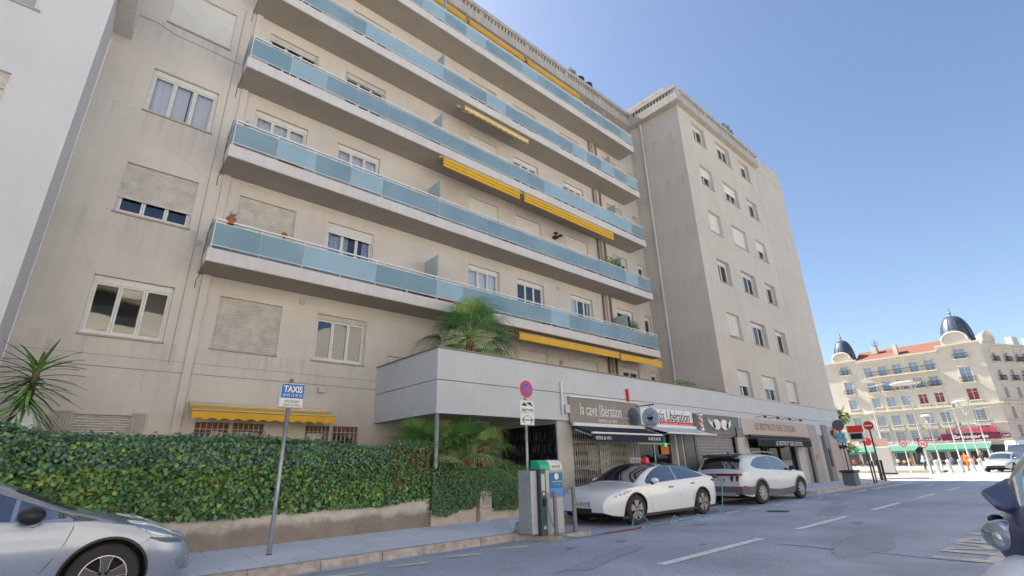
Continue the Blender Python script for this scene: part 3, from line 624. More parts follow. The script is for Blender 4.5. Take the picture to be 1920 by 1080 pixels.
def shop_awning(x0, x1, zt, zf, yb, yf, m, label, vh, mv, lip=WHITE):
    t = thing('shop_awning', label, 'awning', ((x0+x1)/2, yb, zt)); c = MB()
    c.grid([[(x0, yb+(yf-yb)*i/8, zt+(zf-zt)*i/8-.02*math.sin(math.pi*i/8)), (x1, yb+(yf-yb)*i/8, zt+(zf-zt)*i/8-.02*math.sin(math.pi*i/8))] for i in range(9)]); c.build('canvas', m, t)
    if vh: v = MB(); v.box(x0, x1, yf-.012, yf-.004, zf-vh, zf-.02); v.build('valance', mv, t)
    r = MB(); r.box(x0-.02, x1+.02, yf-.03, yf+.03, zf-.03, zf+.02); r.box(x0-.03, x1+.03, yb-.1, yb, zt-.04, zt+.06)
    for x in (x0+.1, x1-.1): r.tube([(x, yb, zt-.15), ((x+.3) if x < (x0+x1)/2 else x-.3, (yb+yf)/2, zf-.05), (x, yf, zf-.02)], .02, 6)
    r.build('frame', lip, t)
    return t
s = shop_awning(11.72, 15.4, 2.62, 2.34, SF-.06, 9.72, NAVY, 'dark navy shop awning with white letters on its valance, above the folding gate', .24, NAVY)
text('BIÈRE & VIN', .72, .12, (12.2, 9.70, 2.2), WTX, s); text('04 88 92 88 88', .72, .1, (14.9, 9.70, 2.2), WTX, s)
# second shop
s = board('shop_sign', 'white shop fascia with black script and a red band, right of the wine shop', 15.42, 19.0, 2.72, 3.36, SF, WHITE)
BTX = mat('black_lettering', (.02, .02, .02), .6)
text('Asia Libération', 2.5, .4, (17.5, SF-.055, 3.13), BTX, s)
q = MB(); q.box(15.9, 18.98, SF-.056, SF-.05, 2.74, 2.92); q.build('red_band', RED, s); text('SUSHI & SPÉCIALITÉS ASIATIQUES', 2.8, .09, (17.5, SF-.06, 2.83), WTX, s)
shop_awning(15.6, 19.0, 2.72, 2.42, SF-.06, 9.6, mat('white_canvas', (.62, .63, .66), .8), 'greyish white plain shop awning beside the navy one', 0, WHITE)
# round blade sign
s = thing('blade_sign', 'round pale blue blade sign with a bowl symbol hanging from the parapet', 'sign', (15.2, 10.5, 3.0))
q = MB(); q.lathe([(.001, -.03), (.33, -.03), (.33, .03), (.001, .03)], (15.2, 9.95, 2.93), 28, axis='x', cap=False); q.build('disc', mat('pale_blue_sign', (.42, .52, .62), .5), s)
q = MB(); q.tube([(15.2, 10.5, 3.36), (15.2, 9.75, 3.36)], .018, 6); q.tube([(15.2, 9.95, 3.36), (15.2, 9.95, 3.26)], .012, 6); q.box(15.17, 15.23, 9.8, 10.1, 3.35, 3.38); q.build('bracket', BLACK, s)
q = MB(); q.prism([(15.165, 9.95-.13*math.cos(a), 2.96+.12*math.sin(a)) for a in [math.pi+math.pi*i/10 for i in range(11)]], (-.003, 0, 0))
q.tube([(15.163, 9.93, 2.98), (15.163, 9.80, 3.12)], .008, 4); q.tube([(15.163, 9.97, 2.98), (15.163, 10.08, 3.12)], .008, 4); q.build('bowl_symbol', BTX, s)
text('Asia\nLibération', .42, .17, (15.168, 9.95, 2.76), BTX, s, '-x')
q = MB(); q.box(14.72, 14.8, YT-.14, YT-.06, 3.45, 3.95); q.build('blade_sign', RED, label='small red vertical plate fixed on the podium parapet above the wine shop', cat='sign', at=(14.67, 10.5, 3.42))
# barber
s = board('shop_sign', 'dark grey barber fascia with a white moustache emblem', 19.12, 23.1, 2.5, 3.32, SF, GREYP)
q = MB()
for sg in (-1, 1):
    cx = 21.2
    q.prism([(cx+sg*(.02+.34+.34*math.cos(a)), SF-.12, 2.93+.22*math.sin(a)) for a in [2*math.pi*i/24 for i in range(24)]], (0, .07, 0))
    q.prism([(cx+sg*x, SF-.12, z) for x, z in ((.45, 2.76), (.70, 2.80), (.92, 2.93), (1.0, 3.12), (.95, 3.16), (.88, 3.05), (.72, 3.0), (.6, 3.1))], (0, .07, 0))
q.build('moustache', WHITE, s, recalc=True)
q = MB()
for i in range(7): q.prism([(21.17, SF-.125, 2.74+i*.07), (21.24, SF-.125, 2.77+i*.07), (21.24, SF-.125, 2.80+i*.07), (21.17, SF-.125, 2.77+i*.07)], (0, -.01, 0))
q.build('twist_pole', RED, s)
text('BARBER SHOP', 1.6, .1, (21.2, SF-.055, 2.6), mat('grey_lettering', (.35, .36, .37), .6), s)
s = thing('barber_pole', 'red and white barber pole lamp between the white and the grey fascia', 'barber pole', (19.2, 10.3, 2.7))
q = MB(); q.lathe([(.09, 0), (.11, .02), (.11, .07), (.085, .09)], (19.2, 10.25, 2.62), 14); q.lathe([(.085, 0), (.11, .02), (.11, .07), (.06, .13), (.001, .16)], (19.2, 10.25, 3.18), 14, cap=False); q.box(19.18, 19.22, 10.25, SF, 2.66, 2.7); q.box(19.18, 19.22, 10.25, SF, 3.2, 3.24); q.build('cap', CHROME, s, smooth=True)
q = MB(); q.m = []
rows = [[(19.2+.08*math.cos(2*math.pi*j/16), 10.25+.08*math.sin(2*math.pi*j/16), 2.71+.47*i/16) for j in range(16)] for i in range(17)]
q.grid(rows, 0, True); q.m = [0 if ((k//16)+(k % 16)) % 8 < 3 else (2 if ((k//16)+(k % 16)) % 8 == 5 else 1) for k in range(len(q.f))]
q.build('striped_cylinder', [RED, WHITE, BLUE], s)
q = thing('notice_board', 'dark slatted notice board right of the moustache emblem', 'notice board', (22.95, SF, 2.5)); b_ = MB(); b_.box(22.6, 23.15, SF-.1, SF-.055, 2.46, 2.86); b_.build('board', mat('board_dark', (.05, .055, .065), .5), q)
b_ = MB(); [b_.box(22.64, 23.1, SF-.106, SF-.1, 2.5+i*.06, 2.525+i*.06) for i in range(6)]; b_.build('text_line', mat('board_text', (.35, .37, .4), .5), q)
# bistro
s = board('shop_sign', 'cream bistro fascia with engraved dark capitals', 23.35, 31.6, 2.56, 3.32, SF, mat('cream_panel', (.56, .45, .40), .7, var=.06))
text('LE BISTROT DES DOCKS', 5.0, .32, (27.2, SF-.055, 2.98), mat('engraved', (.16, .12, .10), .7), s)
s = shop_awning(23.9, 30.6, 2.52, 2.38, SF-.06, 10.15, BLACK, 'black rolled bistro awning with white capitals on its front', .34, mat('black_canvas', (.012, .011, .012), .8), DARKMET)
text('LE BISTROT DES DOCKS', 3.4, .2, (27.6, 10.13, 2.2), WTX, s)
for i, x in enumerate((25.1, 26.6, 28.1, 29.6)):
    l = thing('spot_lamp', 'small dark spot lamp over the bistro fascia, %s' % ('first from the left', 'second from the left', 'third from the left', 'fourth and last')[i], 'lamp', (x, SF, 3.4), 'spot lamps over the bistro fascia')
    q = MB(); q.tube([(x, SF, 3.42), (x, 10.1, 3.46)], .012, 5); q.build('arm', DARKMET, l); q = MB(); q.lathe([(.02, .1), (.05, .08), (.09, 0)], (x, 10.08, 3.36), 10); q.build('lamp_shade', DARKMET, l)
# shop fronts: gate, door, shutter, bistro windows
t = thing('folding_gate', 'closed metal concertina gate across the wine shop front', 'gate', (13.4, SY, PZ)); q = MB()
n = 30; gx0, gx1 = 11.9, 14.9; dx = (gx1-gx0)/n
for i in range(n+1): x = gx0+dx*i; q.box(x-.008, x+.008, SY+.03, SY+.05, PZ+.03, 2.5)
for i in range(n):
    x = gx0+dx*i
    for k in range(9): z = PZ+.1+k*.265; q.tube([(x, SY+.028, z), (x+dx, SY+.028, z+.2)], .006, 4, caps=False); q.tube([(x, SY+.052, z+.2), (x+dx, SY+.052, z)], .006, 4, caps=False)
q.build('lattice', mat('gate_metal', (.50, .48, .44), .5, .3), t); q = MB(); q.box(gx0-.05, gx1+.05, SY+.02, SY+.07, PZ, PZ+.03); q.box(gx0-.05, gx1+.05, SY+.02, SY+.07, 2.5, 2.58); q.build('rail', STEEL, t)
SG2 = glassmat('shop_glass2', (.75, .8, .82), 1.7, .02)
for a, b, z0, z1, d in ((11.85, 14.95, PZ, 2.62, .24), (15.35, 17.75, PZ, 2.6, .2), (24.1, 29.9, .5, 2.42, .2)):
    q = MB(); q.face([(a, SY+d, z0), (b, SY+d, z0), (b, SY+d, z1), (a, SY+d, z1)]); q.build('shop_window_pane', SG2, bld)
for a, b in ((11.85, 14.95), (15.35, 17.75)):
    q = MB()
    for x in (a, (a+b)/2-.02, b-.05): q.box(x, x+.05, SY+.17, SY+.25, PZ, 2.6)
    q.box(a, b, SY+.15, SY+.22, 2.1, 2.14); q.build('shop_window_frame', ALU, bld)
q = MB()
for x in (24.1, 25.9, 26.3, 27.9, 29.82): q.box(x, x+.09, SY+.12, SY+.24, .6, 2.3)
q.box(24.1, 29.9, SY+.12, SY+.24, .5, .6); q.box(24.1, 29.9, SY+.12, SY+.24, 2.3, 2.42); q.build('shop_window_frame', BLACK, bld)
q = MB(); bc2 = mat('shop_goods', (.40, .26, .10), .7, var=.8, vscale=6, col2=(.03, .04, .03))
for z in (.6, 1.05, 1.5, 1.95): q.box(12.0, 14.8, 11.3, 11.6, z, z+.25)
q.box(15.5, 16.4, 11.5, 12, PZ, 1.1); q.box(24.5, 29.5, 11.6, 12, .5, 1.3); q.build('shop_goods', bc2, bld, kind='stuff')
q = MB(); q.box(16.95, 17.5, SY+.14, SY+.16, 1.75, 2.05); q.build('poster', mat('poster_orange', (.6, .16, .04), .6), label='small orange poster in the second shop window', cat='poster', at=(17.2, SY+.15, 1.75))
q = MB(); q.lathe([(.001, 0), (.07, 0), (.07, .02), (.001, .02)], (17.25, SY+.10, 2.08), 14, axis='y', cap=False); q.build('sign_light', mat('green_sign', (.02, .45, .16), .5, emis=((.02, .6, .2), .6)), label='small round green lit sign in the second shop window', cat='sign', at=(17.25, SY+.1, 2.0))
t = thing('roller_door', 'closed grey slatted roller door under the barber fascia', 'roller door', (21, SY, PZ)); q = MB()
k = 38; zz = [PZ+(2.45-PZ)*i/k for i in range(k+1)]
q.grid([[(19.3, SY+.08+(.02 if i % 2 else 0), z), (22.7, SY+.08+(.02 if i % 2 else 0), z)] for i, z in enumerate(zz)]); q.build('curtain', mat('roller_door_grey', (.33, .31, .29), .55, .2, var=.2, vscale=2), t)
q = MB(); q.box(19.14, 19.3, SY-.05, SY+.1, PZ, 2.5); q.box(22.7, 22.9, SY-.05, SY+.1, PZ, 2.5); q.build('guide_rail', GREYP, t); q = MB(); q.box(19.45, 19.6, SY-.03, SY+.08, .95, 1.15); q.build('lock_box', WHITE, t)
for a, b in ((15.0, 15.3), (17.9, 18.2), (18.35, 19.1)): q = MB(); q.box(a, b, SY-.03, SY-.002, PZ, 2.66); q.build('shop_pilaster', GREYP, bld)
q = MB(); q.box(30.9, 32.5, SY+.1, SY+.16, PZ, 2.6); q.build('entrance_door', mat('grey_door', (.34, .33, .32), .5), bld)
q = MB(); q.box(31.7, 32.9, SF-.03, SY-.002, PZ, 3.3); q.build('shop_pilaster', mat('grey_beige', (.40, .37, .35), .7), bld)
q = MB(); q.box(33.9, 34.75, SF-.06, SY-.002, PZ, 3.36); q.build('shop_pilaster', mat('dark_grey_stone', (.24, .23, .235), .6, var=.15), bld)
q = MB()
for r in range(6):
    for c in range(2): q.box(34.8+c*1.44, 34.8+c*1.44+1.42, SF-.02, SY-.002, PZ+r*.53, PZ+r*.53+.52)
q.box(36.5, 36.62, SF-.04, SF-.021, PZ, 2.5); q.build('stone_cladding', STONE, bld)
q = MB(); q.box(32.0, 32.35, SF-.06, SF-.031, 1.35, 1.65); q.build('plaque', mat('brass', (.42, .26, .05), .4, .6), label='small brass plaque on the pilaster beside the bistro', cat='plaque', at=(32.2, SF, 1.35))
q = MB(); q.box(34.1, 34.4, SF-.12, SF-.062, 1.0, 2.0); q.build('letterbox', mat('letterbox_dark', (.05, .06, .05), .5), label='tall narrow dark intercom panel on the grey stone pilaster', cat='intercom', at=(34.2, SF, 1.0))
# end sign cluster
t = thing('hanging_sign', 'orange red and black cut-out sign fixed to the corner of the tower', 'sign', (36.2, SF, 3.0)); q = MB()
q.prism([(35.8+.55*x, SF-.1, 2.85+.5*z) for x, z in ((0, .1), (.3, 0), (.6, .3), (1, .1), (1.2, .5), (.9, .9), (.4, 1), (.1, .7))], (0, .05, 0)); q.build('red_shape', mat('orange_red', (.75, .13, .04), .5), t)
q = MB(); q.ellip((35.55, SF-.1, 2.9), (.2, .03, .2)); q.ellip((36.0, SF-.12, 2.68), (.25, .03, .12)); q.build('black_shape', BLACK, t)
text('SO', .42, .3, (35.5, SF-.14, 2.95), BTX, t)
q = MB(); q.box(36.3, 36.6, SF-.35, SF-.02, 2.0, 2.2); q.ellip((36.4, SF-.35, 2.1), (.08, .12, .08)); q.build('camera', BLACK, label='small black security camera below the red sign', cat='security camera', at=(36.4, SF, 2.0))
GRL = mat('window_grille_paint', (.55, .52, .48), .6)
for a, b in ((2.23, 2.96), (3.04, 3.76), (4.81, 5.47), (5.56, 6.31)):
    q = MB()
    for i in range(7): x = a+(b-a)*i/6; q.box(x-.007, x+.007, YW-.03, YW-.018, 1.2, 2.6)
    for z in (1.4, 1.9, 2.15, 2.45): q.box(a, b, YW-.032, YW-.02, z, z+.014)
    for i in range(6):
        cx = a+(b-a)*(i+.5)/6
        for cz in (2.03, 2.3): q.tube([(cx+.045*math.cos(t_), YW-.035, cz+.09*math.sin(t_)) for t_ in [k*math.pi/4 for k in range(9)]], .005, 4, caps=False)
    q.build('window_grille', GRL, bld)
for a, b in ((-.30, -.02), (1.02, 1.25)):
    q = MB(); [q.box(a+(b-a)*i/5, a+(b-a)*i/5+.02, YW-.04, YW-.02, 1.3, 2.74) for i in range(6)]; q.box(a-.02, b+.02, YW-.05, YW-.01, 2.74, 2.77); q.build('window_grille', GRL, bld)
# small things on the facade
q = MB(); q.box(5.02, 5.2, YW-.1, YW-.002, 3.52, 3.66); q.build('junction_box', ALU, label='small square grey box on the wall above the yellow ground floor awning', cat='junction box', at=(5.1, YW, 3.5))
t = thing('cable_box', 'white cable duct with a small box at the left end of the wine shop sign', 'cable box', (11.35, YT, 3)); q = MB(); q.tube([(11.32, YT-.1, 3.9), (11.32, YT-.1, 2.9)], .035, 8); q.build('duct', WHITE, t); q = MB(); q.box(11.36, 11.55, YT-.2, YT-.055, 2.95, 3.2); q.build('box', ALU, t)
q = MB(); q.lathe([(.02, 0), (.1, -.03), (.1, -.06), (.001, -.12)], (15.1, YW-.0, 5.5), 14, axis='y', cap=False); q.build('wall_lamp', mat('lamp_glass', (.5, .42, .33), .3), label='round frosted wall lamp between the two terrace windows', cat='lamp', at=(15.1, YW, 5.5), smooth=True)
q = MB(); q.box(15.0, 15.2, YW-.25, YW-.01, 11.3, 11.4); q.ellip((14.95, YW-.3, 11.45), (.12, .1, .06)); q.ellip((15.25, YW-.3, 11.42), (.12, .1, .06)); q.build('flood_lamp', BLACK, label='black twin flood lamp on the wall under the third balcony', cat='lamp', at=(15.1, YW, 11.3))
def ac(x, z, label):
    t = thing('air_conditioner', label, 'air conditioner', (x, YW-.2, z), 'air conditioners on the balconies'); q = MB(); q.box(x-.4, x+.4, YW-.42, YW-.08, z, z+.6); q.build('case', WHITE, t, bevel=.02)
    q = MB(); q.lathe([(.24, 0), (.24, -.02), (.2, -.02), (.2, -.0)], (x-.08, YW-.425, z+.3), 18, axis='y', cap=False)
    for k in range(6): q.tube([(x-.08, YW-.43, z+.3), (x-.08+.2*math.cos(k*1.047), YW-.43, z+.3+.2*math.sin(k*1.047))], .008, 4)
    q.build('fan_grille', DARKMET, t)
zb = lambda k: 6.63+2.995*k
ac(7.7, zb(0)+.35, 'white air conditioner by the divider screen on the lowest balcony'); ac(20.4, zb(2)+.75, 'white air conditioner at the right end of the third balcony'); ac(8.9, zb(3)+.7, 'white air conditioner on the fourth balcony right of its divider screen'); ac(19.5, zb(3)+.9, 'white air conditioner at the right end of the fourth balcony')
t = thing('chimney', 'rendered chimney stack with two dark round cowls on the roof', 'chimney', (20.6, 15.5, 21)); q = MB(); q.box(19.7, 21.6, 15.2, 15.9, 20.95, 24.1); q.build('stack', CONC, t)
q = MB(); [q.lathe([(.22, 24.1), (.22, 24.5), (.32, 24.55), (.32, 24.85), (.12, 24.95)], (x, 15.5, 0), 14) for x in (20.1, 20.9)]; q.build('cowl', DARKMET, t, smooth=True)
t = thing('roof_antenna', 'thin television antenna on the tower roof edge', 'antenna', (35.0, 12, 22.3)); q = MB(); q.tube([(35, 12, 22.35), (35, 12, 24.2)], .02, 5); [q.tube([(34.6, 12, 23.5+.15*i), (35.4, 12, 23.5+.15*i)], .008, 4) for i in range(4)]; q.build('mast', STEEL, t)
# ---------------- low walls ----------------
def stained():
    m = mat('stained_concrete', (.66, .61, .55), .9, bump=.7, bscale=25, var=.25, vscale=3); t = m.node_tree; p = t.nodes['Principled BSDF']; lk = p.inputs['Base Color'].links[0].from_socket
    g = t.nodes.new('ShaderNodeNewGeometry'); sp = t.nodes.new('ShaderNodeSeparateXYZ'); t.links.new(g.outputs['Position'], sp.inputs[0]); n = t.nodes.new('ShaderNodeTexNoise'); n.inputs['Scale'].default_value = 1.6; n.inputs['Detail'].default_value = 8; n.inputs['Roughness'].default_value = .7; t.links.new(g.outputs['Position'], n.inputs['Vector'])
    a = t.nodes.new('ShaderNodeMath'); a.operation = 'MULTIPLY_ADD'; a.inputs[1].default_value = -.55; t.links.new(n.outputs[0], a.inputs[0]); t.links.new(sp.outputs['Z'], a.inputs[2])
    r = t.nodes.new('ShaderNodeValToRGB'); r.color_ramp.elements[0].position = .18; r.color_ramp.elements[0].color = (.48, .43, .40, 1); r.color_ramp.elements[1].position = .32; r.color_ramp.elements[1].color = (1, 1, 1, 1); t.links.new(a.outputs[0], r.inputs[0])
    mx = t.nodes.new('ShaderNodeMix'); mx.data_type = 'RGBA'; mx.blend_type = 'MULTIPLY'; mx.inputs[0].default_value = 1; t.links.new(lk, mx.inputs[6]); t.links.new(r.outputs[0], mx.inputs[7]); t.links.new(mx.outputs[2], p.inputs['Base Color'])
    return m
t = thing('garden_wall', 'long low stained concrete wall carrying the ivy hedge', 'wall', (2.5, 11.3, PZ)); q = MB(); q.box(-6, 6.63, 10.5, 10.74, 0, .744); q.build('wall', stained(), t); q = MB(); q.box(-6, 6.65, 10.47, 10.77, .744, .80); q.build('coping', KERB, t, bevel=.01)
t = thing('garden_wall', 'short lower beige kerb wall under the trimmed hedge', 'wall', (9, 10.55, PZ)); q = MB(); bw_ = mat('beige_concrete', (.62, .53, .45), .85, bump=.3, var=.2, vscale=4); q.box(6.66, 7.95, 10.44, 10.64, 0, .54); q.box(8.4, 10.6, 10.46, 10.64, 0, .48); q.build('wall', bw_, t)
t = thing('meter_cabinet', 'narrow beige concrete utility cabinet standing in the trimmed hedge', 'cabinet', (8.7, 11.1, PZ)); q = MB(); q.box(8.0, 8.36, 10.34, 10.64, 0, .877); q.build('body', bw_, t, bevel=.01); q = MB(); q.box(8.05, 8.31, 10.325, 10.341, .56, .84); q.box(8.05, 8.31, 10.32, 10.341, .48, .51); q.build('door', mat('cabinet_door', (.40, .35, .30), .7), t)
q = MB(); q.box(-6, 6.6, 10.74, YW, 0, .72); q.box(6.6, 11.1, 10.64, YW, 0, .26); q.build('garden_soil', SOIL, kind='structure')
# ---------------- street furniture ----------------
def pole(t, x, y, z0, z1, r=.033, m=STEEL): q = MB(); q.tube([(x, y, z0), (x, y, z1)], r, 12); return q.build('pole', m, t, smooth=True)
t = thing('taxi_sign', 'blue and white box sign reading TAXIS on a thin leaning steel pole', 'sign', (2.93, 9.5, PZ)); q = MB(); q.tube([(2.93, 9.5, PZ), (2.93, 9.5, 3.06)], .036, 12); q.build('pole', STEEL, t, smooth=True)
q = MB(); q.tube([(2.93, 9.5, PZ), (2.93, 9.5, PZ+.05)], [.075, .04], 12); q.build('base_collar', mat('rusty', (.16, .09, .06), .9), t)
q = MB(); q.box(2.72, 3.14, 9.36, 9.50, 2.53, 2.97); q.build('sign_box', WHITE, t, bevel=.035)
q = MB(); q.box(2.735, 3.125, 9.354, 9.3595, 2.70, 2.95); q.build('blue_field', BLUE, t)
text('TAXIS', .33, .12, (2.93, 9.352, 2.86), WTX, t, bold=.03); text('04 93 13 78 78', .33, .05, (2.93, 9.352, 2.75), WTX, t); text('STATION', .24, .045, (2.93, 9.357, 2.64), mat('grey_blue_text', (.10, .11, .16), .6), t, bold=.02); text('GARE DU SUD', .30, .035, (2.93, 9.357, 2.58), mat('grey_blue_text', (.10, .11, .16), .6), t)
t = thing('parking_sign', 'round no stopping sign above white panels on a pole by the kerb', 'sign', (7.83, 8.42, PZ)); pole(t, 7.83, 8.42, PZ, 3.3, .032)
def disc(nm, r, y, cx, cz, m, par, th=.01, nn=32): q = MB(); q.lathe([(.001, 0), (r, 0), (r, th), (.001, th)], (cx, y, cz), nn, axis='y', cap=False); return q.build(nm, m, par)
RSIGN = mat('sign_red', (.62, .02, .03), .4); BSIGN = mat('sign_blue', (.03, .10, .60), .4)
pl = disc('round_plate', .215, 8.375, 7.83, 3.13, WHITE, t, .012); disc('red_ring', .205, 8.371, 7.83, 3.13, RSIGN, pl, .003); disc('blue_disc', .145, 8.367, 7.83, 3.13, BSIGN, pl, .003)
q = MB()
for sg in (1, -1):
    a = math.pi/4*sg; u = Vector((math.cos(a), 0, math.sin(a))); v = Vector((-math.sin(a), 0, math.cos(a))); c = Vector((7.83, 8.364 if sg > 0 else 8.3635, 3.13))
    q.face([c-u*.15-v*.022, c+u*.15-v*.022, c+u*.15+v*.022, c-u*.15+v*.022])
q.build('red_cross', RSIGN, pl)
for nm, z0, z1 in (('tow_panel', 2.60, 2.87), ('arrow_panel', 2.32, 2.585)):
    q = MB(); q.box(7.62, 8.05, 8.372, 8.384, z0, z1); pnl = q.build(nm, WHITE, t, bevel=.006)
    if nm == 'tow_panel':
        text('SAUF TAXIS', .34, .06, (7.835, 8.37, 2.655), BTX, pnl, bold=.02)
        q = MB(); Y = 8.369
        def pf(pts, dx, dz, s=1): q.face([(dx+x*s, Y, dz+z*s) for x, z in pts])
        pf([(0, 0), (.16, .0), (.16, .03), (.12, .035), (.1, .07), (.05, .07), (.03, .035), (0, .03)], 7.67, 2.745); pf([(0, .03), (.15, -.03), (.16, 0), (.12, .03), (.11, .06), (.06, .08), (.04, .05), (.01, .06)], 7.85, 2.765)
        pf([(0, 0), (.01, -.01), (.09, .06), (.08, .07)], 7.79, 2.78)
        q.build('tow_pictogram', BTX, pnl)
    else:
        q = MB(); Y = 8.369; q.face([(7.69, Y, 2.42), (7.98, Y, 2.42), (7.98, Y, 2.44), (7.69, Y, 2.44)])
        for x, s in ((7.66, 1), (8.01, -1)):
            for e in (1, -1): q.face([(x, Y, 2.43), (x+s*.07, Y, 2.43+e*.07), (x+s*.095, Y, 2.43+e*.07), (x+s*.028, Y, 2.43)])
        q.build('arrow', BTX, pnl); text('24m', .1, .035, (7.835, 8.369, 2.53), BTX, pnl)
# charging station
t = thing('charging_station', 'grey electric charging post with a blue poster panel and green rounded top', 'charging station', (8.0, 8.0, .1)); q = MB(); q.box(7.82, 8.40, 7.92, 8.22, .1, 1.36); q.build('cabinet', ALU, t, bevel=.012)
prof = [(-.0, 1.36), (.02, 1.46), (.08, 1.53), (.16, 1.56), (.3, 1.56), (.3, 1.36)]
q = MB(); q.prism([(8.02, 7.915+y, z) for y, z in prof], (.39, 0, 0)); q.build('top_cap', WHITE, t); q = MB(); q.prism([(7.72, 7.90+y, z) for y, z in prof], (.3, 0, 0)); q.build('green_top', mat('green_plastic', (.02, .42, .24), .35), t)
q = MB(); q.box(7.70, 7.86, 7.89, 8.2, .1, 1.38); q.build('connector_column', mat('slate_plastic', (.055, .085, .09), .45), t, bevel=.01)
q = MB(); q.box(7.72, 7.82, 7.885, 7.889, .95, 1.28); q.box(7.75, 7.81, 7.885, 7.889, .86, .92); q.box(7.75, 7.82, 7.885, 7.889, .22, .28); q.build('label_plate', mat('label_grey', (.5, .52, .52), .5), t)
q = MB(); q.box(7.75, 7.83, 7.84, 7.889, .66, .8); q.build('plug_holder', BLACK, t, bevel=.01)
q = MB(); q.box(8.0, 8.39, 7.905, 7.918, .98, 1.30); q.box(8.0, 8.39, 7.905, 7.918, .80, .979, 1); ps = q.build('poster', [mat('poster_blue', (.01, .17, .37), .5), mat('poster_blue_light', (.10, .27, .68), .5)], t)
q = MB(); q.lathe([(.001, 0), (.065, 0), (.065, -.003), (.001, -.003)], (8.2, 7.903, 1.22), 18, axis='y', cap=False); q.build('emblem', WTX, ps); text('J\'ACTIVE MA BORNE', .3, .04, (8.2, 7.902, 1.11), WTX, ps); text('avec mon mobile', .2, .02, (8.2, 7.902, 1.06), WTX, ps)
text('BORNE', .26, .06, (8.21, 7.912, 1.42), mat('dark_blue_text', (.02, .03, .12), .5), t); q = MB(); q.box(8.0, 8.39, 7.908, 7.916, 1.32, 1.325); q.build('red_line', RED, t)
q = MB(); q.box(7.50, 7.68, 7.98, 8.38, PZ, 1.35); q.build('service_cabinet', ALU, label='plain tall grey steel cabinet left of the charging post', cat='cabinet', at=(7.6, 8.2, PZ), bevel=.012)
for i, (x, y, zt, lb) in enumerate(((7.99, 7.78, .92, 'grey steel bollard in front of the charging post poster'), (8.62, 7.82, .98, 'grey steel bollard standing at the nose of the white electric car'))):
    t = thing('bollard', lb, 'bollard', (x, y, .1), 'steel bollards on the kerb island'); q = MB(); q.tube([(x, y, .08), (x, y, zt)], .047, 12); q.build('post', mat('bollard_grey', (.24, .235, .24), .5, .4, var=.15, vscale=8), t, smooth=False); q = MB(); q.tube([(x, y, zt), (x, y, zt+.02)], [.05, .035], 12); q.build('cap', STEEL, t)
# ---------------- vegetation ----------------
def leaf5(mb, p, n, s, m, ivy=True):
    n = Vector(n).normalized(); a = n.cross(Vector((random.random()-.5, random.random()-.5, random.random()-.5)))
    if a.length < 1e-4: a = Vector((1, 0, 0))
    a.normalize(); b = n.cross(a); p = Vector(p); bend = n*(-.25*s)
    if ivy: pts = [p-b*.5*s+bend, p+a*.55*s-b*.15*s+bend*.6, p+a*.3*s+b*.2*s, p+b*.62*s+bend, p-a*.3*s+b*.2*s, p-a*.55*s-b*.15*s+bend*.6]
    else: pts = [p-b*.5*s, p+a*.26*s, p+b*.5*s+bend, p-a*.26*s]
    k = len(mb.v); mb.v += [tuple(q) for q in pts]; mb.f.append(tuple(range(k, k+len(pts)))); mb.m.append(m)
def hedge(name, label, x0, x1, yf, yb, zbot, ztop, dens, size, pick, ivy=True, wob=.05):
    t = thing(name, label, 'hedge', ((x0+x1)/2, (yf+yb)/2, zbot(x0))); mb = MB()
    nx = 70; core = MB(); rows = []
    for i in range(nx+1):
        x = x0+.1+(x1-x0-.2)*i/nx; zb_, zt_ = zbot(x)+.03, ztop(x)-.08; r = []
        for (y, z) in ((yb-.1, zb_), (yf+.12, zb_), (yf+.10, (zb_+zt_)/2), (yf+.12, zt_-.1), (yf+.3, zt_), (yb-.2, zt_), (yb-.1, zt_-.1)):
            r.append((x, y+.05*noise.noise(Vector((x*3, z*3, 1))), z+.04*noise.noise(Vector((x*3, y*3, 5)))))
        rows.append(r)
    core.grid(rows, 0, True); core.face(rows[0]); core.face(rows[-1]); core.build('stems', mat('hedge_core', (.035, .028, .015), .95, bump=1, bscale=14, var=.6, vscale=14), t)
    W_ = x1-x0; N = int(dens*W_*1.6)
    for i in range(N):
        x = x0+W_*random.random(); zb_, zt_ = zbot(x), ztop(x); u = random.random(); Hh = zt_-zb_; D = yb-yf
        if u < .72: f = random.random(); p = (x, yf+random.gauss(0, wob)+ (0.1 if f > .93 else 0), zb_+Hh*f); n = (random.gauss(0, .35), -1, random.gauss(.35, .35))
        elif u < .93: p = (x, yf+D*random.random()**1.4, zt_+random.gauss(0, wob*.8)-.02); n = (random.gauss(0, .4), random.gauss(-.3, .4), 1)
        elif u < .97: p = (x0+random.gauss(0, .04), yf+D*random.random(), zb_+Hh*random.random()); n = (-1, random.gauss(-.3, .3), .3)
        else: p = (x1+random.gauss(0, .03), yf+D*random.random(), zb_+Hh*random.random()); n = (1, -.3, .3)
        b = noise.noise(Vector((p[0]*1.3, p[1], p[2]*1.8)))*.09; p = (p[0], p[1]-b, p[2]+(b*.5 if u > .72 else 0))
        leaf5(mb, p, n, size(p)*random.uniform(.7, 1.3), pick(p), ivy)
    mb.build('foliage', GRN, t)
    tw_ = MB()
    for i in range(int(W_*9)):
        x = x0+W_*random.random(); z = zbot(x)+(ztop(x)-zbot(x))*random.random(); d = Vector((random.gauss(0, .12), -.02, random.gauss(0, .1)))
        p = Vector((x, yf-.03, z)); tw_.tube([p, p+d*.6+Vector((0, -.05, .03)), p+d*1.5], .005, 4)
    tw_.build('foliage_twigs', TWIG, t)
    return t
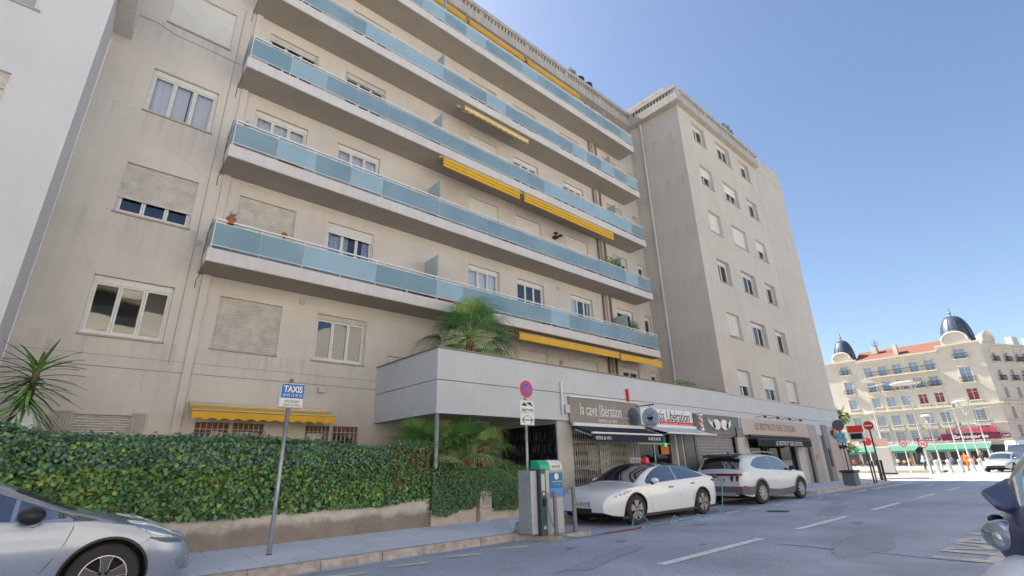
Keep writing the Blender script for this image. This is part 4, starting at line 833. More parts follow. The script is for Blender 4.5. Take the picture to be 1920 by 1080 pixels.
def zt1(x):
    pts = [(-6, 2.16), (-.75, 2.19), (.14, 2.03), (1.13, 2.04), (2.35, 2.06), (3.86, 2.04), (4.33, 2.01), (5.2, 1.92), (5.55, 1.95), (5.9, 2.03), (6.55, 1.97)]
    return float(np.interp(x, [a for a, _ in pts], [b for _, b in pts]))+.03*noise.noise(Vector((x*2.3, 0, 0)))
def zb1(x): return float(np.interp(x, [-6, 5.5, 5.9, 6.55], [.72, .72, .75, .83]))+.05*noise.noise(Vector((x*4, 3, 0)))
def pick1(p):
    r = random.random(); k = noise.noise(Vector((p[0]*1.1, 7, p[2]*1.6)))
    if p[0] > 5.55 and 1.1 < p[2] < 1.95 and noise.noise(Vector((p[0]*3, 2, p[2]*3))) > -.15: return 3 if r < .30 else (0 if r < .6 else 1)
    if p[2] > 1.55: return 4 if r < .5+k*.5 else (0 if r < .72 else (1 if r < .95 else 2))
    if r < .018: return 3
    if p[0] < .6 and r < .22: return 2
    if k > .12: return 1 if r < .62 else (2 if r < .70 else 0)
    return 0 if r < .5 else (1 if r < .90 else (2 if r < .925 else 4))
hedge('ivy_hedge', 'tall ragged ivy hedge with yellow green leaves growing over the long concrete wall', -3.2, 6.58, 10.47, 11.6, zb1, zt1, 1900, lambda p: .088-.026*min(1, max(0, (p[2]-.9)))-(.02 if p[0] > 4 else 0), pick1)
def zb2(x): return float(np.interp(x, [6.6, 6.97, 7.35, 7.8, 8.0, 8.36, 8.5, 8.95, 9.7, 10.4], [.47, .37, .47, .53, .74, .74, .42, .39, .44, .48]))+.04*noise.noise(Vector((x*5, 3, 0)))
hedge('trimmed_hedge', 'clipped dark green hedge with a flat top behind the charging post', 6.62, 10.45, 10.38, 11.0, zb2, lambda x: 1.44+.012*noise.noise(Vector((x*3, 0, 0))), 2300, lambda p: .058, lambda p: random.choice((0, 0, 0, 4, 4, 1, 1, 1, 3 if random.random() < .25 else 0, 2 if random.random() < .3 else 4)), False, .022)
def fan(mb, base, d, R, n, m, droop=.35, petiole=.6, spread=2.6):
    d = Vector(d).normalized(); up = Vector((0, 0, 1)); side = d.cross(up)
    if side.length < .05: side = Vector((1, 0, 0))
    side.normalize(); nrm = side.cross(d).normalized(); hub = Vector(base)+d*petiole*R+Vector((0, 0, -.05*R))
    mb.tube([base, (Vector(base)+hub)/2+Vector((0, 0, .04*R)), hub], [.018, .013, .010], 5, m)
    for i in range(n):
        a = (i/(n-1)-.5)*spread; q = d*math.cos(a)+side*math.sin(a); L = R*(.75+.25*math.cos(a))*random.uniform(.92, 1.05); wv = (nrm*math.sin(a*3)*.05)
        w = q.cross(nrm).normalized()*(.017*R+.004); p0 = hub; rows = []
        for k in range(5):
            f = k/4; dz = -droop*L*f*f*f*1.1*(.6+.8*random.random()) if k == 4 else -droop*L*f**3; c = p0+q*L*f+wv*f+nrm*.05*L*math.sin(math.pi*f)+Vector((0, 0, dz)); ww = w*(.35+1.2*f if f < .4 else 1.05*(1-f)**.8+.02)
            rows.append([c-ww, c+ww])
        mb.grid(rows, m)
def palm(label, x, y, z0, H, R, nf, nl, lean=(0, 0), tr=.11, low=-.5, hi=1.35, droop=.35, name='fan_palm'):
    t = thing(name, label, 'palm', (x, y, z0)); q = MB(); top = Vector((x+lean[0], y+lean[1], z0+H)); pts = []; rs = []
    for i in range(14):
        f = i/13; pts.append(Vector((x, y, z0)).lerp(top, f)+Vector((0, 0, 0))); rs.append(tr*(1+.16*(i % 2))*(1.15-.2*f))
    q.tube(pts, rs, 10)
    for i in range(90):
        f = random.random(); a = random.random()*6.28; c = Vector((x, y, z0)).lerp(top, f); o = Vector((math.cos(a), math.sin(a), .5)); q.tube([c+o*tr*.9, c+o*tr*1.5+Vector((0, 0, .05))], [.012, .004], 3, 0, False)
    q.build('trunk', BARK, t); c_ = MB()
    for i in range(nf):
        a = i*2.399+random.random()*.4; e = low+(hi-low)*((i+.5)/nf)**.9; d = (math.cos(a)*math.cos(e), math.sin(a)*math.cos(e), math.sin(e)); m = 2 if random.random() < .2 else (1 if random.random() < .3 else 0)
        fan(c_, top+Vector(d)*tr*.4, d, R*random.uniform(.85, 1.1), nl, m, droop, random.uniform(.6, .85))
    c_.build('fronds', PALM, t)
    return t
palm('large bushy fan palm on the roof terrace rising above the podium parapet', 8.95, 12.1, 3.3, 2.05, 1.0, 42, 24, tr=.12, low=-.75, droop=.55)
palm('fan palm with a red brown trunk under the podium corner, nearest the corner post', 6.75, 11.35, .2, 1.6, .74, 20, 28, (.12, 0), tr=.11, low=-.35)
palm('leaning fan palm in the porch garden with the widest bright fronds', 7.95, 11.2, .2, 1.45, .92, 26, 32, (.35, .1), tr=.14, low=-.45, droop=.4)
palm('small fan palm at the back of the porch garden', 7.45, 11.5, .2, 1.5, .74, 18, 26, (-.1, 0), tr=.10)
palm('thin pale fan palm reaching highest beside the bottle window', 8.8, 11.6, .2, 1.85, .6, 9, 16, (.2, 0), tr=.08)
t = thing('yucca', 'yucca with long drooping sword leaves behind the ivy hedge', 'plant', (-.75, 12.5, .7)); q = MB(); q.tube([(-.72, 12.5, .7), (-.68, 12.5, 2.0), (-.66, 12.45, 3.35)], [.09, .075, .05], 9); q.build('trunk', mat('yucca_bark', (.15, .10, .07), .95, bump=.8), t); q = MB()
for i in range(120):
    f = random.random(); c = Vector((-.66-.04*(1-f), 12.46, 2.5+.9*f)); a = i*2.399; e = -.9+1.5*f+random.gauss(0, .2); L = random.uniform(.55, .85); d = Vector((math.cos(a)*math.cos(e), math.sin(a)*math.cos(e), math.sin(e))); s_ = d.cross(Vector((0, 0, 1))).normalized(); rows = []
    for k in range(7):
        g_ = k/6; p = c+d*L*g_+Vector((0, 0, -.32*L*g_*g_*(1.2-f*.7))); w_ = s_*(.028*(1-(2*g_-.7)**2*.42) if g_ < .95 else .003); rows.append([p-w_, p+Vector((0, 0, -.008)), p+w_])
    q.grid(rows, 2 if random.random() < .2 else (0 if random.random() < .75 else 1))
q.build('leaves', PALM, t, smooth=True)
q = MB(); 
for i in range(26): z = 3.4+i*.02; a = i*2.4; q.tube([(-.64, 12.42, 3.3), (-.6+i*.001, 12.42, z+.05)], .004, 3) if i % 13 == 0 else q.tube([(-.62, 12.42, z), (-.62+.06*math.cos(a), 12.42+.06*math.sin(a), z+.03)], .006, 3)
q.build('flower_stalk', mat('dry_stalk', (.5, .32, .2), .9), t)
t = thing('garden_parasol', 'closed white garden parasol behind the left end of the hedge', 'parasol', (-.62, 12.3, .7)); q = MB(); q.lathe([(.02, 2.62), (.05, 2.6), (.11, 2.5), (.19, 2.3), (.22, 2.1), (.2, 1.9)], (-.62, 12.2, 0), 9, cap=False); q.build('cover', mat('white_cloth', (.72, .70, .70), .85, bump=.3, bscale=8), t); q = MB(); q.tube([(-.62, 12.2, .7), (-.62, 12.2, 2.6)], .02, 6); q.build('pole', ALU, t)
def shrub(name, label, c, r, n, s, mats=(0, 1, 0, 4), group=None, pot=None):
    t = thing(name, label, 'plant', c, group); q = MB()
    for i in range(n):
        v = Vector((random.gauss(0, 1), random.gauss(0, 1), random.gauss(0, 1))); v.normalize(); v *= random.random()**.4; p = Vector(c)+Vector((v.x*r[0], v.y*r[1], r[2]*(1+v.z)))
        leaf5(q, p, (v.x, v.y-.4, v.z+.5), s*random.uniform(.7, 1.4), random.choice(mats), False)
    q.build('leaves', GRN, t); q = MB()
    for i in range(7): a = i*.9; q.tube([c, (c[0]+r[0]*.5*math.cos(a), c[1]+r[1]*.5*math.sin(a), c[2]+r[2]*1.2)], .006, 4)
    q.build('stems', TWIG, t)
    if pot: q = MB(); q.lathe([(pot*.7, c[2]-pot*1.3), (pot, c[2]), (pot*1.08, c[2]), (pot*1.08, c[2]+.03), (pot*.8, c[2]+.02)], (c[0], c[1], 0), 14); q.build('pot', TERRA, t)
    return t
zr = lambda k: 6.63+.82+2.995*k
shrub('potted_plant', 'small plant in a terracotta trough at the left end of the lowest balcony rail', (2.0, 12.95, zr(0)+.08), (.12, .1, .13), 60, .05, pot=.11)
shrub('potted_plant', 'tiny dark potted plant on the lowest balcony rail before the closed shutter', (3.3, 12.95, zr(0)+.05), (.06, .06, .05), 25, .04, pot=.07)
shrub('balcony_plant', 'small leafy sprig at the left end of the second balcony', (1.95, 13.0, zr(1)-.1), (.14, .1, .14), 45, .055)
shrub('balcony_plant', 'climbing plant on the second balcony before the left window', (3.2, 13.1, zr(1)-.35), (.65, .12, .22), 170, .055)
shrub('balcony_plant', 'tall leafy plants, the biggest on the second balcony, before the brown pipes', (18.3, 13.2, zr(1)-.15), (.7, .25, .38), 420, .09, (0, 1, 2, 4))
shrub('balcony_plant', 'low green planting trailing over the lowest balcony rail near the middle', (14.6, 13.05, zr(0)-.25), (.6, .1, .12), 140, .06)
shrub('balcony_plant', 'dark bush at the right end of the lowest balcony', (19.6, 13.2, zr(0)-.05), (.42, .25, .30), 330, .08)
shrub('terrace_plant', 'green bush spilling over the podium parapet near the tower', (19.6, 10.9, 4.35), (.95, .2, .22), 380, .08, (0, 1, 1, 2))
shrub('terrace_plant', 'dry yellowish plant on the podium parapet against the tower wall', (21.9, 10.9, 4.36), (.5, .15, .13), 160, .07, (1, 2, 3, 3))
shrub('roof_plant', 'spiky little plant on the main roof balustrade', (17.5, 14.0, 22.0), (.3, .3, .5), 120, .2, (1, 2, 0))
shrub('roof_plant', 'grey green bush growing on the tower roof', (29.9, 11.0, 22.0), (.8, .5, .75), 420, .2, (4, 4, 0, 1))
rnd = random.Random(3)
for k in range(5):        # things standing behind the glass, seen through the gap under it
    zf_ = 6.63+2.995*k
    for j in range(7):
        x = 2.2+j*2.75+rnd.random()*1.6; kind = rnd.random()
        if kind < .45:
            tt = shrub('potted_plant', 'low potted greenery behind the glass of %s balcony, %s from the left' % (('the lowest', 'the second', 'the third', 'the fourth', 'the top')[k], ('first', 'second', 'third', 'fourth', 'fifth', 'sixth', 'seventh')[j]), (x, 13.1, zf_+.14), (.28, .08, .06), 36, .06, (0, 1, 3), 'potted greenery on the balconies'); q = MB(); q.box(x-.34, x+.34, 13.02, 13.18, zf_, zf_+.14); q.build('trough', TERRA, tt)
# ---------------- vehicles ----------------
def crv(pts):
    X = [p[0] for p in pts]; Y = [p[1] for p in pts]; n = len(X); m = []
    for i in range(n):
        if i == 0: m.append((Y[1]-Y[0])/(X[1]-X[0]))
        elif i == n-1: m.append((Y[-1]-Y[-2])/(X[-1]-X[-2]))
        else:
            a, b = (Y[i]-Y[i-1])/(X[i]-X[i-1]), (Y[i+1]-Y[i])/(X[i+1]-X[i]); m.append(0 if a*b <= 0 else 2*a*b/(a+b))
    def f(x):
        x = min(max(x, X[0]), X[-1]); i = 0
        while i < n-2 and x > X[i+1]: i += 1
        h = X[i+1]-X[i]; t = (x-X[i])/h
        return (2*t**3-3*t*t+1)*Y[i]+(t**3-2*t*t+t)*h*m[i]+(-2*t**3+3*t*t)*Y[i+1]+(t**3-t*t)*h*m[i+1]
    return f
def paint(name, col, rough=.28, metal=0.): return mat(name, col, rough, metal, coat=.6)
CARGLASS = mat('car_glass', (.03, .035, .04), .02, 0, ior=3.0)
WELL = mat('wheel_well', (.008, .008, .008), .95)
LAMPW = mat('headlamp_glass', (.36, .42, .48), .05, .5, ior=1.8); LAMPR = mat('tail_lamp', (.22, .006, .01), .12, ior=1.7)
def wheel(t, x, y, r, side, rimm, w=.21, spokes=5, edge=None, sw=.5):
    q = MB(); prof = [(r*.66, -w/2), (r*.80, -w/2-.008), (r*.95, -w/2+.012), (r, -w/2+.045), (r, w/2-.045), (r*.95, w/2-.012), (r*.8, w/2+.008), (r*.66, w/2)]
    q.lathe(prof, (x, y, r), 40, axis='y', cap=False); ty = q.build('wheel', RUBBER, t, smooth=True)
    yo = y+side*(w/2-.005); q = MB()
    q.lathe([(r*.68, yo), (r*.66, yo-side*.006), (r*.63, yo-side*.012), (r*.62, yo-side*.10)], (x, 0, r), 40, axis='y', cap=False); q.lathe([(r*.13, yo-side*.02), (r*.12, yo-side*.01), (.001, yo-side*.008)], (x, 0, r), 16, axis='y', cap=False)
    for k in range(spokes):
        a = 2*math.pi*k/spokes+.3; wi, wo = r*.11*sw*2, r*.16*sw*2; pr = []
        for rr, ww in ((r*.08, wi), (r*.3, wi*.9), (r*.63, wo)):
            pr.append((rr, ww))
        L = [(x+rr*math.cos(a)-ww*math.sin(a), yo-side*.018, r+rr*math.sin(a)+ww*math.cos(a)) for rr, ww in pr]; Rr = [(x+rr*math.cos(a)+ww*math.sin(a), yo-side*.018, r+rr*math.sin(a)-ww*math.cos(a)) for rr, ww in pr]
        q.prism(L+Rr[::-1], (0, side*.014, 0))
    q.build('rim', rimm, ty, recalc=True)
    if edge:
        q = MB()
        for k in range(spokes):
            for sg in (1, -1):
                a = 2*math.pi*k/spokes+.3; pts = [(x+rr*math.cos(a)-sg*ww*math.sin(a), yo-side*.003, r+rr*math.sin(a)+sg*ww*math.cos(a)) for rr, ww in ((r*.22, r*.10*sw*2), (r*.4, r*.11*sw*2), (r*.62, r*.165*sw*2))]; q.tube(pts, .004, 4)
        q.lathe([(r*.655, yo+side*.001), (r*.635, yo+side*.002), (r*.62, yo-side*.006)], (x, 0, r), 40, axis='y', cap=False); q.build('rim_edge', edge, ty)
    q = MB(); q.lathe([(r*.6, yo-side*.11), (.001, yo-side*.11)], (x, 0, r), 24, axis='y', cap=False); q.build('brake_disc', mat('brake_dark', (.03, .03, .032), .6, .4), ty)
    return ty
def make_car(name, label, L, Wd, top, belt, wheels, r, body, glass_poly, ws, rw, crown=.10, tumble=.76, zb0=.22, plan=(.55, .55), nx=150, rim=None, spokes=5, edge=None, sw=.5, clad=None, arch=1.2, lamp=None, tail=None, cat='car', wsf=.90, seams=(), archz=0, wy=.0, hand=()):
    t = thing(name, label, cat); tf, bf = crv(top), crv(belt); hl = L/2
    def w(x):
        e = 1.0
        if x > hl-plan[0]: u = (x-(hl-plan[0]))/plan[0]; e = 1-.30*u**2.6
        if x < -hl+plan[1]: u = (-hl+plan[1]-x)/plan[1]; e = min(e, 1-.20*u**2.6)
        return Wd/2*e
    def zb(x):
        z = zb0+(.10*max(0, (abs(x)-(hl-.5))/.5)**2)
        for xw in wheels:
            ra = r*arch; d = abs(x-xw)
            if d < ra: z = max(z, r+archz+math.sqrt(max(0, ra*ra-d*d))*(1.0))
        return z
    def gh(x):   # greenhouse weight 0 on hood/boot, 1 in cabin
        return max(0, min(1, (tf(x)-bf(x))/.30))
    def wr(x): g = gh(x); return w(x)*(.90*(1-g)+tumble*g)
    def rail(x): g = gh(x); c = crown*(.35+.65*g); return max(bf(x)+.25*(tf(x)-bf(x)), tf(x)-c*1.0) if tf(x) > bf(x) else bf(x)
    def hw(x, z):
        b = bf(x); z0 = zb0
        if z <= b:
            f = (z-z0)/max(.05, b-z0); return w(x)*(.925+.075*math.sin(min(1, max(0, f)/.62)*math.pi/2) if f < .62 else 1-.035*((f-.62)/.38)**1.5)
        f = min(1, (z-b)/max(.01, rail(x)-b)); return w(x)*.965*(1-f)+wr(x)*f - .0
    def zt(x, y): q = min(1, abs(y)/max(.01, wr(x))); return rail(x)+(tf(x)-rail(x))*(1-q**2.4)
    NS, NG, NT = 16, 7, 8; rows = []; xs = [-hl+L*(.5-.5*math.cos(math.pi*i/nx))*1 if False else 0 for i in range(nx+1)]
    xs = []
    for i in range(nx+1):
        u = i/nx; v = u+.035*math.sin(2*math.pi*u)*-1; xs.append(-hl+L*v)
    for x in xs:
        z0 = zb(x); b = bf(x); b = max(b, z0+.02); half = []
        for k in range(NS+1): z = z0+(b-z0)*k/NS; half.append((x, hw(x, min(z, bf(x))), z))
        R0 = rail(x)
        for k in range(1, NG+1): z = b+(R0-b)*k/NG; half.append((x, w(x)*.965*(1-k/NG)+wr(x)*k/NG, z))
        for k in range(1, NT+1): y = wr(x)*(1-k/NT); half.append((x, y, zt(x, y)))
        rows.append([(p[0], -p[1], p[2]) for p in half]+[(p[0], p[1], p[2]) for p in half[-2::-1]])
    q = MB(); q.grid(rows); q.face(rows[0]); q.face(rows[-1][::-1]); bo = q.build('body', body, t, smooth=True, recalc=True)
    q = MB(); q.box(-hl+.25, hl-.25, -Wd*.36, Wd*.36, zb0-.05, .62)
    for xw in wheels: q.box(xw-r*1.15, xw+r*1.15, -Wd*.43, Wd*.43, r*.9, r*2.1)
    q.build('underbody', WELL, t)
    def lip(m, th):     # dark band round each arch
        for xw in wheels:
            for sg in (1, -1):
                q = MB(); ra = r*arch; rows = []
                for k in range(25):
                    a = math.pi*(k/24)*1.06-.03*math.pi; rr = []
                    for e in (-.015, th):
                        X = xw+(ra+e)*math.cos(a); Z = r+archz+(ra+e)*math.sin(a); rr.append((X, sg*(hw(X, max(Z, zb0))+.006), Z))
                    rr.append((xw+(ra-.02)*math.cos(a), sg*(Wd/2-.12), r+archz+(ra-.02)*math.sin(a))); rr = [rr[2], rr[0], rr[1]]; rows.append(rr)
                q.grid(rows); q.build('arch_trim', m, t)
    lip(clad or BLACK, .055 if clad else .012)
    def spatch(nm, up, lo, m, off=.005, par=None, sides=(1, -1), n=26, k=6):
        uf, lf = crv(up), crv(lo); xa, xb = max(up[0][0], lo[0][0]), min(up[-1][0], lo[-1][0])
        for sg in sides:
            q = MB(); q.grid([[(x, sg*(hw(x, z)+off), z) for z in [lf(x)+(uf(x)-lf(x))*j/k for j in range(k+1)]] for x in [xa+(xb-xa)*i/n for i in range(n+1)]])
            o_ = q.build(nm, m, par or t, smooth=True)
        return o_
    def tpatch(nm, x0, x1, yfrac, m, off=.005, n=14, curve=.06):
        q = MB(); rows = []
        for i in range(n+1):
            x = x0+(x1-x0)*i/n; row = []
            for j in range(-9, 10): y = wr(x)*yfrac*j/9; row.append((x, y, zt(x, y)+off))
            rows.append(row)
        q.grid(rows); return q.build(nm, m, t, smooth=True)
    tpatch('windscreen', ws[0], ws[1], wsf, CARGLASS); tpatch('rear_window', rw[0], rw[1], .88, CARGLASS)
    for gl in glass_poly:
        spatch('side_window', gl[0], gl[1], CARGLASS, .004)
    for s in seams:
        for sg in (1, -1): q = MB(); q.tube([(x, sg*(hw(x, z)+.001), z) for x, z in s], .004, 4); q.build('door_gap', BLACK, t)
    for hx, hz in hand:
        for sg in (1, -1): q = MB(); q.box(hx-.09, hx+.09, sg*(hw(hx, hz)-.005), sg*(hw(hx, hz)+.016), hz-.014, hz+.014); q.build('door_handle', BLACK if clad is None else body, t)
    for xw in wheels:
        for sg in (1, -1): wheel(t, xw, sg*(Wd/2-.115-wy), r, sg, rim, spokes=spokes, edge=edge, sw=sw)
    if lamp: spatch('headlight', lamp[0], lamp[1], LAMPW, .012)
    if tail: spatch('tail_light', tail[0], tail[1], LAMPR, .007)
    return t, dict(w=w, hw=hw, zt=zt, tf=tf, bf=bf, wr=wr, rail=rail, spatch=spatch, tpatch=tpatch, zb=zb)
def plate(t, x, z, face, txt, w=.5, tilt=0):
    q = MB(); d = .006 if face == '+x' else -.006; q.box(x, x+d, -w/2, w/2, z-.055, z+.055); pl = q.build('number_plate', WHITE, t); e = x+(d if face == '+x' else d)
    text(txt, w*.74, .07, (e, 0, z), BTX, pl, face, ext=.002); q = MB()
    for a in (-1, 1): q.box(e, e+d*.3, a*(w/2-.045), a*(w/2), z-.055, z+.055)
    q.build('blue_band', BLUE, pl)
def mirror(t, F, x, z, body, m2=BLACK, s=1, ln=.2):
    for sg in (1, -1):
        y = F['hw'](x, z); q = MB(); q.ellip((x, sg*(y+ln), z+.06), (.09*s, .115*s, .072*s), 12, 8); mm = q.build('mirror', body, t, smooth=True); q = MB(); q.tube([(x+.03, sg*(y-.01), z-.03), (x+.02, sg*(y+ln*.8), z)], [.035*s, .03*s], 8); q.build('mirror_arm', m2, mm, smooth=True)
# silver compact, front part visible
SILV = paint('silver_paint', (.38, .425, .53), .26, .45)
top = [(-2.15, .72), (-2.08, 1.0), (-1.9, 1.18), (-1.4, 1.42), (-.7, 1.50), (-.2, 1.485), (.13, 1.41), (.50, 1.25), (.81, 1.115), (1.06, 1.045), (1.47, .92), (1.80, .79), (2.0, .69), (2.10, .61), (2.15, .45)]
belt = [(-2.15, .72), (-1.9, 1.0), (-.5, 1.0), (.9, .98), (1.2, .93), (1.6, .84), (1.95, .70), (2.08, .62), (2.15, .44)]
gl = [([(-1.65, 1.12), (-1.2, 1.33), (-.35, 1.375)], [(-1.65, 1.03), (-1.2, 1.02), (-.35, 1.015)]), ([(-.31, 1.375), (.0, 1.345), (.33, 1.235)], [(-.31, 1.015), (0, 1.012), (.33, 1.01)]), ([(.37, 1.215), (.6, 1.125), (.80, 1.045)], [(.37, 1.01), (.6, 1.008), (.80, 1.01)])]
car, F = make_car('parked_car', 'silver grey hatchback parked in front of the ivy hedge', 4.3, 1.80, top, belt, (-1.43, 1.25), .350, SILV, gl, (.30, .88), (-2.0, -1.45), wsf=.66, rim=mat('rim_dark', (.10, .10, .115), .4, .6), edge=mat('rim_bright', (.75, .68, .68), .3, .6), spokes=5, sw=.55, nx=240, plan=(.62, .5), lamp=([(1.38, .945), (1.6, .90), (1.85, .80), (2.02, .71)], [(1.38, .93), (1.62, .78), (1.85, .715), (2.02, .66)]),
    seams=([(.86, .99), (.88, .9), (.84, .75), (.74, .55), (.60, .32)], [(.78, 1.05), (.9, .985), (1.05, .975)], [(1.66, .74), (1.52, .64), (1.47, .58)], [(-.33, .99), (-.35, .7), (-.38, .3)]), hand=((.0, .86),), arch=1.19)
mirror(car, F, .50, 1.0, BLACK, SILV, 1.3, .17)
F['spatch']('quarter_trim', [(.86, 1.035), (.95, 1.01), (1.08, .975)], [(.86, .97), (.95, .965), (1.08, .965)], mat('trim_grey', (.13, .13, .15), .4), .006)
F['spatch']('lamp_recess', [(1.64, .735), (1.85, .705), (2.0, .665)], [(1.64, .72), (1.85, .65), (2.0, .635)], mat('recess_blue', (.10, .13, .17), .4), .007)
F['spatch']('fog_lamp', [(1.98, .44), (2.04, .47), (2.1, .45)], [(1.98, .40), (2.04, .33), (2.1, .32)], CHROME, .008)
car.location = (-.60, 8.86, 0)
# white electric car
PEARL = paint('white_car_paint', (.80, .80, .82), .2)
top = [(-2.36, .62), (-2.32, .98), (-2.2, 1.07), (-1.9, 1.13), (-1.4, 1.29), (-.7, 1.42), (-.05, 1.445), (.45, 1.39), (.85, 1.24), (1.15, 1.06), (1.32, .975), (1.55, .93), (1.95, .85), (2.2, .76), (2.32, .66), (2.36, .50)]
belt = [(-2.36, .62), (-2.3, .92), (-2.0, 1.0), (-1.3, .99), (0, .93), (1.1, .88), (1.6, .85), (2.0, .77), (2.25, .67), (2.36, .48)]
gl = [([(-1.62, 1.06), (-1.3, 1.20), (-.9, 1.31), (-.28, 1.355)], [(-1.62, 1.03), (-1.3, 1.005), (-.9, .99), (-.28, .965)]), ([(-.25, 1.355), (.1, 1.34), (.45, 1.26), (.78, 1.10), (.98, .96)], [(-.25, .965), (.1, .95), (.45, .935), (.78, .92), (.98, .915)])]
car2, F = make_car('parked_car', 'white electric car with a red and white TAXI roof sign, plugged into a charging cable', 4.72, 1.87, top, belt, (-1.38, 1.48), .345, PEARL, gl, (.42, 1.27), (-2.0, -1.0), rim=mat('rim_grey', (.33, .31, .30), .4, .5), spokes=5, sw=.8, nx=150, plan=(.9, .6), crown=.12, lamp=([(1.62, .80), (1.8, .78), (2.0, .725), (2.14, .665)], [(1.62, .79), (1.8, .715), (2.0, .66), (2.14, .64)]), tail=([(-2.2, .92), (-2.0, .93), (-1.9, .92)], [(-2.2, .84), (-2.0, .87), (-1.9, .9)]), seams=([(.95, .90), (.98, .7), (.90, .45), (.85, .28)], [(-.27, .95), (-.3, .6), (-.33, .28)], [(-1.0, .96), (-.98, .6), (-.9, .45)]), hand=((.05, .80), (-.95, .85)), arch=1.13)
mirror(car2, F, .78, .93, PEARL, BLACK, .95, .1)
q = MB(); q.grid([[(F_x, y, F['zt'](F_x, y)+.006) for y in [F['wr'](F_x)*.92*j/8 for j in range(-8, 9)]] for F_x in [-.95+1.35*i/10 for i in range(11)]]); q.build('glass_roof', CARGLASS, car2, smooth=True)
q = MB(); q.prism([(2.0, -.70, .28), (2.0, .70, .28), (2.34, .52, .28), (2.385, 0, .28), (2.34, -.52, .28)], (0, 0, .12)); q.build('lower_grille', BLACK, car2)
plate(car2, 2.372, .50, '+x', 'GX-809-PY'); 
q = MB(); q.box(-2.0, 2.0, -.9, -.86, .17, .23); q.box(-2.0, 2.0, .86, .9, .17, .23); q.build('side_skirt', BLACK, car2)
q = MB(); q.prism([(-.05, .08, 1.43), (.11, .08, 1.43), (.08, .08, 1.57), (-.02, .08, 1.57)], (0, .18, 0)); tsn = q.build('roof_sign', mat('taxi_sign_red', (.75, .05, .07), .35), car2)
q = MB(); q.prism([(-.05, -.26, 1.43), (.11, -.26, 1.43), (.08, -.26, 1.57), (-.02, -.26, 1.57)], (0, .339, 0)); q.build('roof_sign_white', WHITE, tsn)
text('TAXI', .27, .075, (.105, -.09, 1.50), BTX, tsn, '+x')
car2.rotation_euler = (0, 0, math.pi+.0); car2.location = (12.92, 8.98, 0); car2.scale = (1.15, 1.03, 1.02)
# white SUV seen from behind
SUVW = paint('suv_paint', (.70, .71, .74), .22)
top = [(-2.25, .72), (-2.23, 1.02), (-2.12, 1.12), (-1.98, 1.36), (-1.82, 1.54), (-1.6, 1.61), (-.7, 1.655), (.1, 1.62), (.5, 1.53), (.95, 1.28), (1.22, 1.12), (1.4, 1.08), (1.9, .99), (2.12, .90), (2.22, .78), (2.25, .6)]
belt = [(-2.25, .72), (-2.2, 1.0), (-1.9, 1.10), (-1.3, 1.10), (0, 1.04), (1.15, .99), (1.6, .96), (2.05, .86), (2.25, .58)]
gl = [([(-1.62, 1.28), (-1.3, 1.44), (-.85, 1.53), (-.38, 1.545)], [(-1.62, 1.22), (-1.3, 1.14), (-.85, 1.10), (-.38, 1.08)]), ([(-.35, 1.545), (.0, 1.52), (.4, 1.42), (.75, 1.22), (.92, 1.10)], [(-.35, 1.08), (0, 1.06), (.4, 1.05), (.75, 1.035), (.92, 1.035)])]
CLAD = mat('grey_cladding', (.13, .125, .13), .6)
car3, F = make_car('parked_car', 'white SUV with grey arch cladding and red light bar, parked by the bistro', 4.5, 1.86, top, belt, (-1.30, 1.38), .36, SUVW, gl, (.45, 1.2), (-2.10, -1.86), rim=mat('rim_silver', (.6, .58, .56), .3, .7), spokes=10, sw=.28, nx=140, plan=(.6, .35), crown=.09, tumble=.80, clad=CLAD, zb0=.26, arch=1.16, seams=([(.93, 1.02), (.98, .8), (.90, .45)], [(-.37, 1.07), (-.4, .7), (-.42, .4)], [(-2.05, 1.1), (-2.0, .9), (-1.95, .6)]), hand=((.0, .93), (-.95, .98)))
mirror(car3, F, .80, 1.06, BLACK, BLACK, 1.0, .12)
F['spatch']('sill_cladding', [(-.88, .48), (0, .42), (.96, .48)], [(-.88, .27), (0, .27), (.96, .27)], CLAD, .012)
F['spatch']('rear_cladding', [(-2.2, .62), (-1.95, .58), (-1.70, .60)], [(-2.2, .36), (-1.95, .32), (-1.70, .40)], CLAD, .014)
q = MB(); q.prism([(-2.27, -.80, .34), (-2.2, -.86, .34), (-2.2, .86, .34), (-2.27, .80, .34), (-2.3, 0, .34)], (0, 0, .26)); q.build('rear_bumper', CLAD, car3, bevel=.03)
q = MB(); q.prism([(-2.29, -.55, .30), (-2.2, -.6, .30), (-2.2, .6, .30), (-2.29, .55, .30), (-2.32, 0, .30)], (0, 0, .11)); q.build('skid_plate', mat('skid_blue_grey', (.30, .33, .38), .4), car3)
q = MB(); q.prism([(-2.262, -.72, .93), (-2.18, -.83, .93), (-2.18, .83, .93), (-2.262, .72, .93), (-2.275, 0, .93)], (0, 0, .07)); q.build('light_bar', LAMPR, car3, bevel=.01)
for sg in (-1, 1):
    q = MB()
    for k in range(2): y = sg*(.50+k*.18); q.prism([(-2.272, y-.05, .92), (-2.272, y+.04, .92), (-2.262, y+.06, .78), (-2.262, y-.0, .74)], (.06, 0, 0))
    q.build('tail_light', mat('tail_dark', (.10, .02, .025), .15), car3)
q = MB(); q.box(-2.31, -2.26, .5, .72, .47, .53); q.box(-2.31, -2.26, -.72, -.5, .47, .53); q.build('reflector', RED, car3)
q = MB(); q.prism([(-1.98, -.64, 1.53), (-1.98, .64, 1.53), (-1.70, .66, 1.60), (-1.70, -.66, 1.60)], (0, 0, .035)); q.build('rear_spoiler', BLACK, car3, bevel=.01)
plate(car3, -2.268, .80, '-x', 'GA-748-XB'); q = MB()
for sg in (1, -1): q.tube([(-1.4, sg*.68, 1.66), (-.6, sg*.70, 1.70), (.2, sg*.68, 1.66)], .018, 6)
